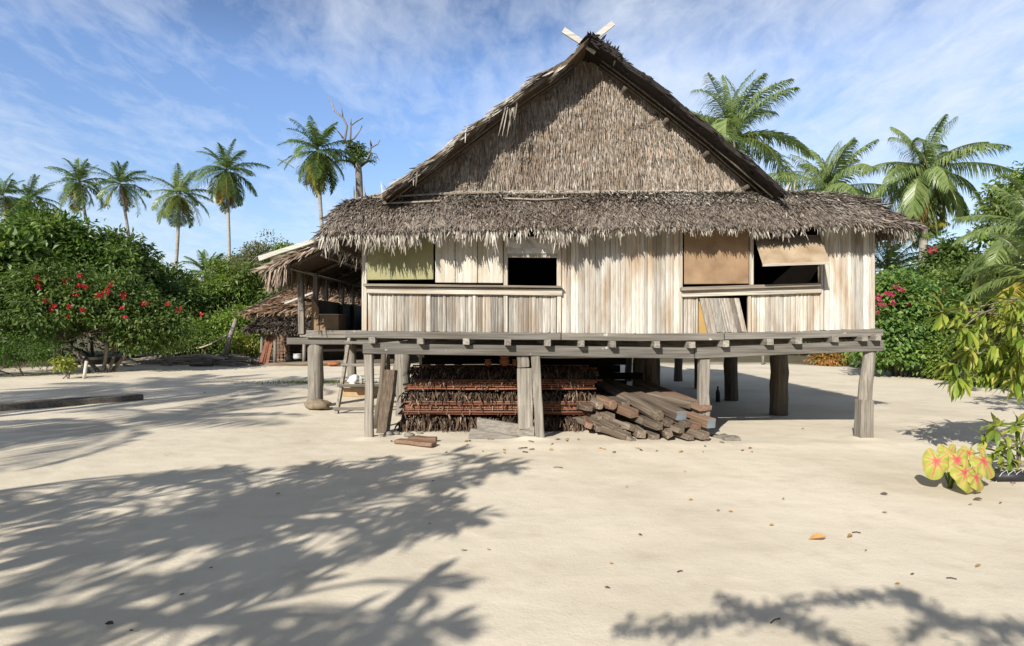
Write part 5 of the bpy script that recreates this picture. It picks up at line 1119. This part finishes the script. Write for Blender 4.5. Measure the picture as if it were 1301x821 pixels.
def heart(c, L, W, aim, up, roll):
    nr_, na = 9, 40; V, T_ = [], []; wv = R.uniform(0, 6); L *= .84; W *= .84; aim = np.asarray(aim) + R.normal(0, .12, 3)
    aim, up = unit(np.asarray(aim, float)), unit(np.asarray(up, float)); s_ = unit(np.cross(aim, up)); up = np.cross(s_, aim)
    for i in range(nr_ + 1):
        r = i / nr_
        for j in range(na):
            th = 2 * math.pi * j / na; cth = math.cos(th)    # th=0 towards the tip
            rad = .5 * (1 + .50 * max(0, cth) ** 4 + .025 * math.sin(th * 7 + wv)) * (1 - .62 * max(0, -cth) ** 9) * (1 + .16 * math.exp(-((abs(abs(th - math.pi) - .55)) / .32) ** 2))
            x = rad * r * math.sin(th) * W; y = rad * r * cth * L
            z = -.55 * (x / W) ** 2 * W - .42 * (max(0, y) / L) ** 2 * L + .016 * math.sin(th * 7 + wv) * r * r + .10 * abs(x) * (r < .99)
            vein = max([math.exp(-((math.atan2(math.sin(th - a), math.cos(th - a))) * r / .055) ** 2) * (1 - .6 * r) for a in (0, .75, -.75, 1.55, -1.55, 2.35, -2.35)])
            V.append(np.asarray(c) + s_ * x + aim * y + up * z); T_.append(np.clip(max(vein * 1.0, 1.0 - r * 2.0), 0, 1))
    mbx = MB(); Q = [[i * na + j, i * na + (j + 1) % na, (i + 1) * na + (j + 1) % na, (i + 1) * na + j] for i in range(nr_) for j in range(na)]
    mbx.add(V, [Q], T_); o = part('leaf', mbx, M['caladium'], t, smooth=True); return o
for px, py, d, L, W, aim, up in ((1190, 585, 6.10, .30, .27, (-.25, -.35, -1), (-.35, -1, .35)), (1216, 583, 6.2, .33, .31, (-.1, -.5, -1), (-.1, -1, .55)), (1207, 575, 6.35, .28, .26, (.0, -.4, -1), (.1, -1, .7)), (1226, 600, 5.95, .32, .30, (.35, -.4, -1), (.1, -1, .5)), (1240, 606, 5.95, .24, .24, (.6, -.3, -1), (.3, -1, .4)), (1249, 585, 6.15, .30, .31, (.55, -.4, -1), (.3, -1, .45)), (1231, 575, 6.35, .20, .17, (.1, -.4, -1), (.0, -1, .5)), (1249, 574, 6.5, .16, .06, (.1, .1, 1), (0, -1, .1))):
    c = P(px, py, d); heart(c, L, W, aim, up, 0); st.tube([cb + R.normal(0, .025, 3) * [1, 1, 0] - [0, 0, .03], (cb + c) / 2 + [0, .06, .12], c + [0, .012, -.005]], [.010, .008, .006], 6)
part('stems', st, M['bright'], t, smooth=True)
mb = MB(); c0 = G(1262, 612); c1 = G(1330, 612)
solo('bed_edging', MB().tube([c0 + [0, 0, .05], (c0 + c1) / 2 + [0, -.02, .055], c1 + [0, 0, .05]], [.055, .06, .06], 9, .05), M['blackpipe'], 'black log edging the pebbly bed at the right edge', 'edging', tuple(c0), smooth=True)
mb = MB(); 
for i in range(7): a = c0 + (c1 - c0) * (i / 7.) + [0, -.03, 0]; mb.tube([a + [0, 0, .0], a + [.04, -.03, .10], a + [.10, -.02, .13], a + [.15, .0, .02]], .004, 4)
solo('wire_netting', mb, M['alu'], 'loose wire loops along the black bed edging', 'wire', tuple(c0))
mb = MB(); n = 500; pp = np.column_stack([R.normal(5.85, .42, n), R.normal(6.65, .3, n)])
for x, y in pp: r = R.uniform(.008, .026); mb.blob((x, y, gh(x, y) + r * .2), (r * 1.2, r, r * .7), 3, .2)
solo('coral_gravel', mb, M['greyplank'], 'coarse pale coral gravel on the raised bed', 'gravel', (5.8, 6.6, 0), kind='stuff')

# ------------------------------------------------------------------ trees beside and behind the camera (their shade falls on the sand)
def shade(pt, h): return np.array([pt[0], pt[1], 0]) - SUN * h * np.array([1, 1, 0]) + np.array([0, 0, h])
t = thing('breadfruit_tree', 'large-leaved shade tree behind the photographer at the left, shading the foreground sand', 'tree', (-7.2, -2.6, 0)); ml, mw = MB(), MB()
poly = [(-40, 640), (60, 628), (150, 612), (240, 597), (330, 590), (420, 583), (500, 580), (570, 574), (600, 580), (650, 590), (640, 603), (600, 612), (585, 640), (600, 655), (560, 670), (545, 690), (520, 705), (500, 735), (535, 745), (490, 760), (470, 790), (520, 790), (545, 800), (560, 830), (300, 900), (-80, 900)]
PG = np.array([G(x, y)[:2] for x, y in poly])
def inside(q):
    c = False; j = len(PG) - 1
    for i in range(len(PG)):
        if (PG[i, 1] > q[1]) != (PG[j, 1] > q[1]) and q[0] < (PG[j, 0] - PG[i, 0]) * (q[1] - PG[i, 1]) / (PG[j, 1] - PG[i, 1]) + PG[i, 0]: c = not c
        j = i
    return c
fork = np.array([-6.6, -1.9, 2.4]); mw.tube([(-7.2, -2.6, -.1), (-7.0, -2.4, 1.4), fork], [.26, .2, .17], 10, .04)
mains = [np.array(q, float) for q in ((-5.0, -.3, 3.3), (-7.8, .6, 3.4), (-4.4, -2.0, 3.4), (-7.5, -1.8, 3.9), (-6.0, -1.2, 3.9), (-4.9, -3.2, 3.3))]
for q in mains: limb(mw, fork, q, .09, .05, .2, 8)
cnt = 0
while cnt < 285:
    q = np.array([R.uniform(PG[:, 0].min(), PG[:, 0].max()), R.uniform(2.2, 7.6)])
    if not inside(q): continue
    if mnoise.noise(Vector((q[0] * 1.7, q[1] * 1.7, 4))) > .09: continue       # gaps in the crown
    h = R.uniform(2.7, 4.6); c = shade(q, h)
    if not (c[1] < .7 or c[0] < -1.35 * c[1] - 1.0): continue
    f = mains[int(np.argmin([np.linalg.norm(c - k) for k in mains]))]
    limb(mw, f, c, .018, .008, .12, 5); whorl(ml, c, unit(unit(c - f) + [0, 0, .5]), 10, .26, .25, aspect=.27); cnt += 1
for px, py in ((652, 594), (640, 590), (612, 582), (575, 575), (600, 656), (590, 662), (548, 748), (540, 742), (556, 800), (530, 806), (600, 610), (620, 600)):
    c = shade(G(px, py), 4.3 if py < 620 else 3.4); f = mains[int(np.argmin([np.linalg.norm(c - k) for k in mains]))]; limb(mw, f, c, .022, .009, .15, 5); whorl(ml, c, unit(unit(c - f) + [0, 0, .3]), 11, .29, .2, aspect=.27)
part('crown', ml, M['mango'], t); part('trunk', mw, M['bark'], t, smooth=True)
# thorny flowering shrub whose arching branch shades the lower right
t = thing('arching_shrub', 'tall arching shrub behind the photographer, its long branch shading the lower right sand', 'shrub', (1.6, -2.4, 0)); ml, mw = MB(), MB()
def shoot(pxs, h, r, n, spread=.05):
    pts = np.array([shade(G(x, y), h + .15 * i / len(pxs)) for i, (x, y) in enumerate(pxs)]); s = np.linspace(0, 1, len(pts)); tt = np.linspace(0, 1, 30); q = np.stack([np.interp(tt, s, pts[:, k]) for k in range(3)], -1)
    mw.tube(q, np.linspace(r * .4, r, 30), 6, .05); w_ = R.uniform(0, 1, n); c = np.stack([np.interp(w_, tt, q[:, k]) for k in range(3)], -1) + R.normal(0, spread * .6, (n, 3)); d = unit(R.normal(0, 1, (n, 3)))
    ml.leaves(c, d, rdir(n), R.uniform(.035, .07, n), R.uniform(.02, .04, n)); return q
q1 = shoot([(784, 797), (850, 800), (905, 790), (960, 783), (1010, 768), (1080, 760), (1145, 755), (1195, 790), (1240, 795), (1330, 800)], 2.6, .02, 800)
q2 = shoot([(912, 757), (950, 778), (1000, 785), (1050, 808), (1110, 840), (1160, 870)], 2.55, .015, 400)
q3 = shoot([(1145, 815), (1195, 788), (1160, 760), (1150, 756)], 2.6, .012, 220)
q4 = shoot([(1240, 830), (1290, 800), (1340, 805)], 2.6, .012, 220)
s0 = np.array([1.6, -2.4, -.1]); limb(mw, s0, (1.4, -2.2, 2.0), .07, .05, .1)
for q in (q1, q2, q4): limb(mw, (1.4, -2.2, 2.0), q[-1], .045, .02, .15)
limb(mw, q1[22], q3[1], .012, .01, .05)
crown_mesh(ml, [(1.6, -2.7, 3.0, .8, .8, .6)], 40, 50, .07, clump_r=(.2, .35))
part('crown', ml, M['bougain'], t); part('trunk', mw, M['bark'], t, smooth=True)
# palms and a tree beyond the left edge of the photo
GO = 'trees beyond the left edge of the yard'
palm('palm outside the left edge, shading the yard nearest the house', (-12.6, 4.6, 7.4), (-13.2, 4.2, 0), 3.3, 22, seed=31, ns=34, lw=.07, group=GO)
palm('palm outside the left edge with its shade beside the long timbers', (-11.2, .6, 6.0), (-11.9, .2, 0), 3.0, 20, seed=32, ns=34, lw=.07, group=GO)
palm('palm outside the left edge, farthest from the house', (-17.0, 2.6, 8.6), (-17.6, 2.2, 0), 3.4, 22, seed=33, ns=34, lw=.07, group=GO)
tree('broadleaf_tree', 'large tree beyond the left edge, shading the flowering bush', 'tree', (-23.5, 10.5, 0), [(-24.5, 8.5, 5.6, 3.2, 3.0, 2.2), (-23, 9.5, 4.6, 2.0, 2.0, 1.6)], 120, 50, .3, 'broad', tr=.25, clump_r=(.5, 1.0), group=GO)

GK = 'unseen trees added behind the camera to block sky light'  # out-of-view trees added to cut the sky light from behind
g0 = tree('broadleaf_tree', 'unseen leafy tree added behind the camera to block low sky light', 'tree', (0, -15, 0), [(0, -15, 4.2, 4.2, 3.0, 3.4), (1.5, -15.5, 2.2, 3.0, 2.4, 2.0)], 190, 34, .55, 'broad', tr=.22, clump_r=(.6, 1.1), group=GK)
for x, y in ((-13, -17), (-26, -12), (8.2, -14), (16, -10.5), (22, -4), (27, 4)):
    r = g0.copy(); COL.objects.link(r); r.location = (x, y, 0); r.rotation_euler = (0, 0, R.uniform(0, 6))
    for ch in g0.children: q = ch.copy(); COL.objects.link(q); q.parent = r
# ------------------------------------------------------------------ litter on the sand
LZ = [(709, 595, 't', .16), (796, 619, 'd', .05), (877, 636, 'o', .07), (912, 650, 'd', .06), (928, 651, 'd', .06), (813, 681, 'k', .05), (1038, 685, 'o', .20), (1079, 681, 'd', .10), (980, 668, 'd', .06), (1123, 630, 'k', .10), (1124, 652, 'd', .07), (1242, 637, 'k', .12), (1243, 719, 'y', .08), (1209, 736, 't', .08), (1140, 744, 'd', .05), (1159, 732, 'k', .04), (771, 749, 'k', .05), (1088, 676, 't', .09), (864, 727, 't', .06), (776, 718, 'd', .04), (995, 635, 'd', .05), (1233, 643, 'd', .06), (1271, 641, 'k', .05), (810, 571, 'o', .09), (588, 701, 'y', .06), (418, 595, 'd', .07), (353, 629, 'd', .07), (139, 797, 'k', .10), (167, 805, 'k', .05), (231, 759, 'k', .05), (550, 613, 'k', .05), (546, 667, 'd', .05), (268, 724, 'k', .04), (985, 792, 't', .12), (700, 572, 'd', .1), (660, 571, 'k', .07), (940, 560, 'd', .06), (1020, 545, 'k', .07), (620, 700, 'd', .04), (1100, 700, 'd', .04), (390, 560, 'd', .07), (260, 500, 'd', .12), (210, 580, 'd', .06), (870, 600, 'd', .05)]
kind = {'d': ('deadleaf', 'brown'), 'k': ('deadleaf_dark', 'dark'), 'o': ('deadleaf_orange', 'orange-brown'), 'y': ('deadleaf', 'yellowish'), 't': ('deadleaf_dark', 'twig')}
special = {0: 'curled dark twig on the sand before the thatch stack', 6: 'large curled orange-brown dead leaf lying alone on the open sand', 11: 'curled dark leaf on the sand before the caladium', 12: 'yellowish curled leaf at the right of the open sand', 33: 'dark twig lying across the lower right branch shadow', 27: 'dark dead leaf in the shade near the bottom left', 23: 'orange-brown leaf before the timber pile'}
chips = [(R.uniform(485, 960), R.uniform(557, 576)) for _ in range(34)]
for x, y in chips:
    p = G(x, y); p[2] = gh(p[0], p[1]); a = R.uniform(0, 3.1); l_ = R.uniform(.015, .05)
    solo('bark_chip', MB().beam(p + [-l_ * math.cos(a), -l_ * math.sin(a), .004], p + [l_ * math.cos(a), l_ * math.sin(a), .008], l_ * .7, .012, segs=2, jit=.004), M[['brownwood', 'deadleaf_dark', 'greyplank', 'deadleaf'][R.integers(0, 4)]], 'small bark chip on the sand along the front of the stilts', 'chip', tuple(p), 'bark chips in front of the stilts')
for i, (px, py, kk, s_) in enumerate(LZ):
    s_ *= .68; p = G(px, py); p[2] = gh(p[0], p[1]); a = R.uniform(-.6, .6); mb = MB()
    if kk == 't': mb.tube([p + [-s_ * .5 * math.cos(a), -s_ * .5 * math.sin(a), .006], p + [0, .004, .012], p + [s_ * .5 * math.cos(a), s_ * .5 * math.sin(a), .008]], .004, 5, .2)
    else:
        d = np.array([[math.cos(a), math.sin(a), .05]]); mb.bigleaves(p[None] - d * s_ * .5 + [0, 0, .012], d, unit(np.array([[R.normal(0, .3), -.5, 1.]])), s_, s_ * .42, droop=-.1, fold=.35)
    lab = special.get(i, {'d': 'small brown dead leaf on the sand', 'k': 'small dark scrap of dead leaf on the sand', 'o': 'small orange-brown dead leaf on the sand', 'y': 'small yellowish dead leaf in the foliage shadow', 't': 'thin dark twig on the open sand'}[kk])
    solo('twig' if kk == 't' else 'fallen_leaf', mb, M[kind[kk][0]], lab, 'twig' if kk == 't' else 'leaf', tuple(p), 'leaf litter on the sand' if kk != 't' else 'twigs on the sand')

for o in list(COL.objects):
    if o.parent is None and 'category' in o and 'kind' not in o: o['kind'] = 'thing'
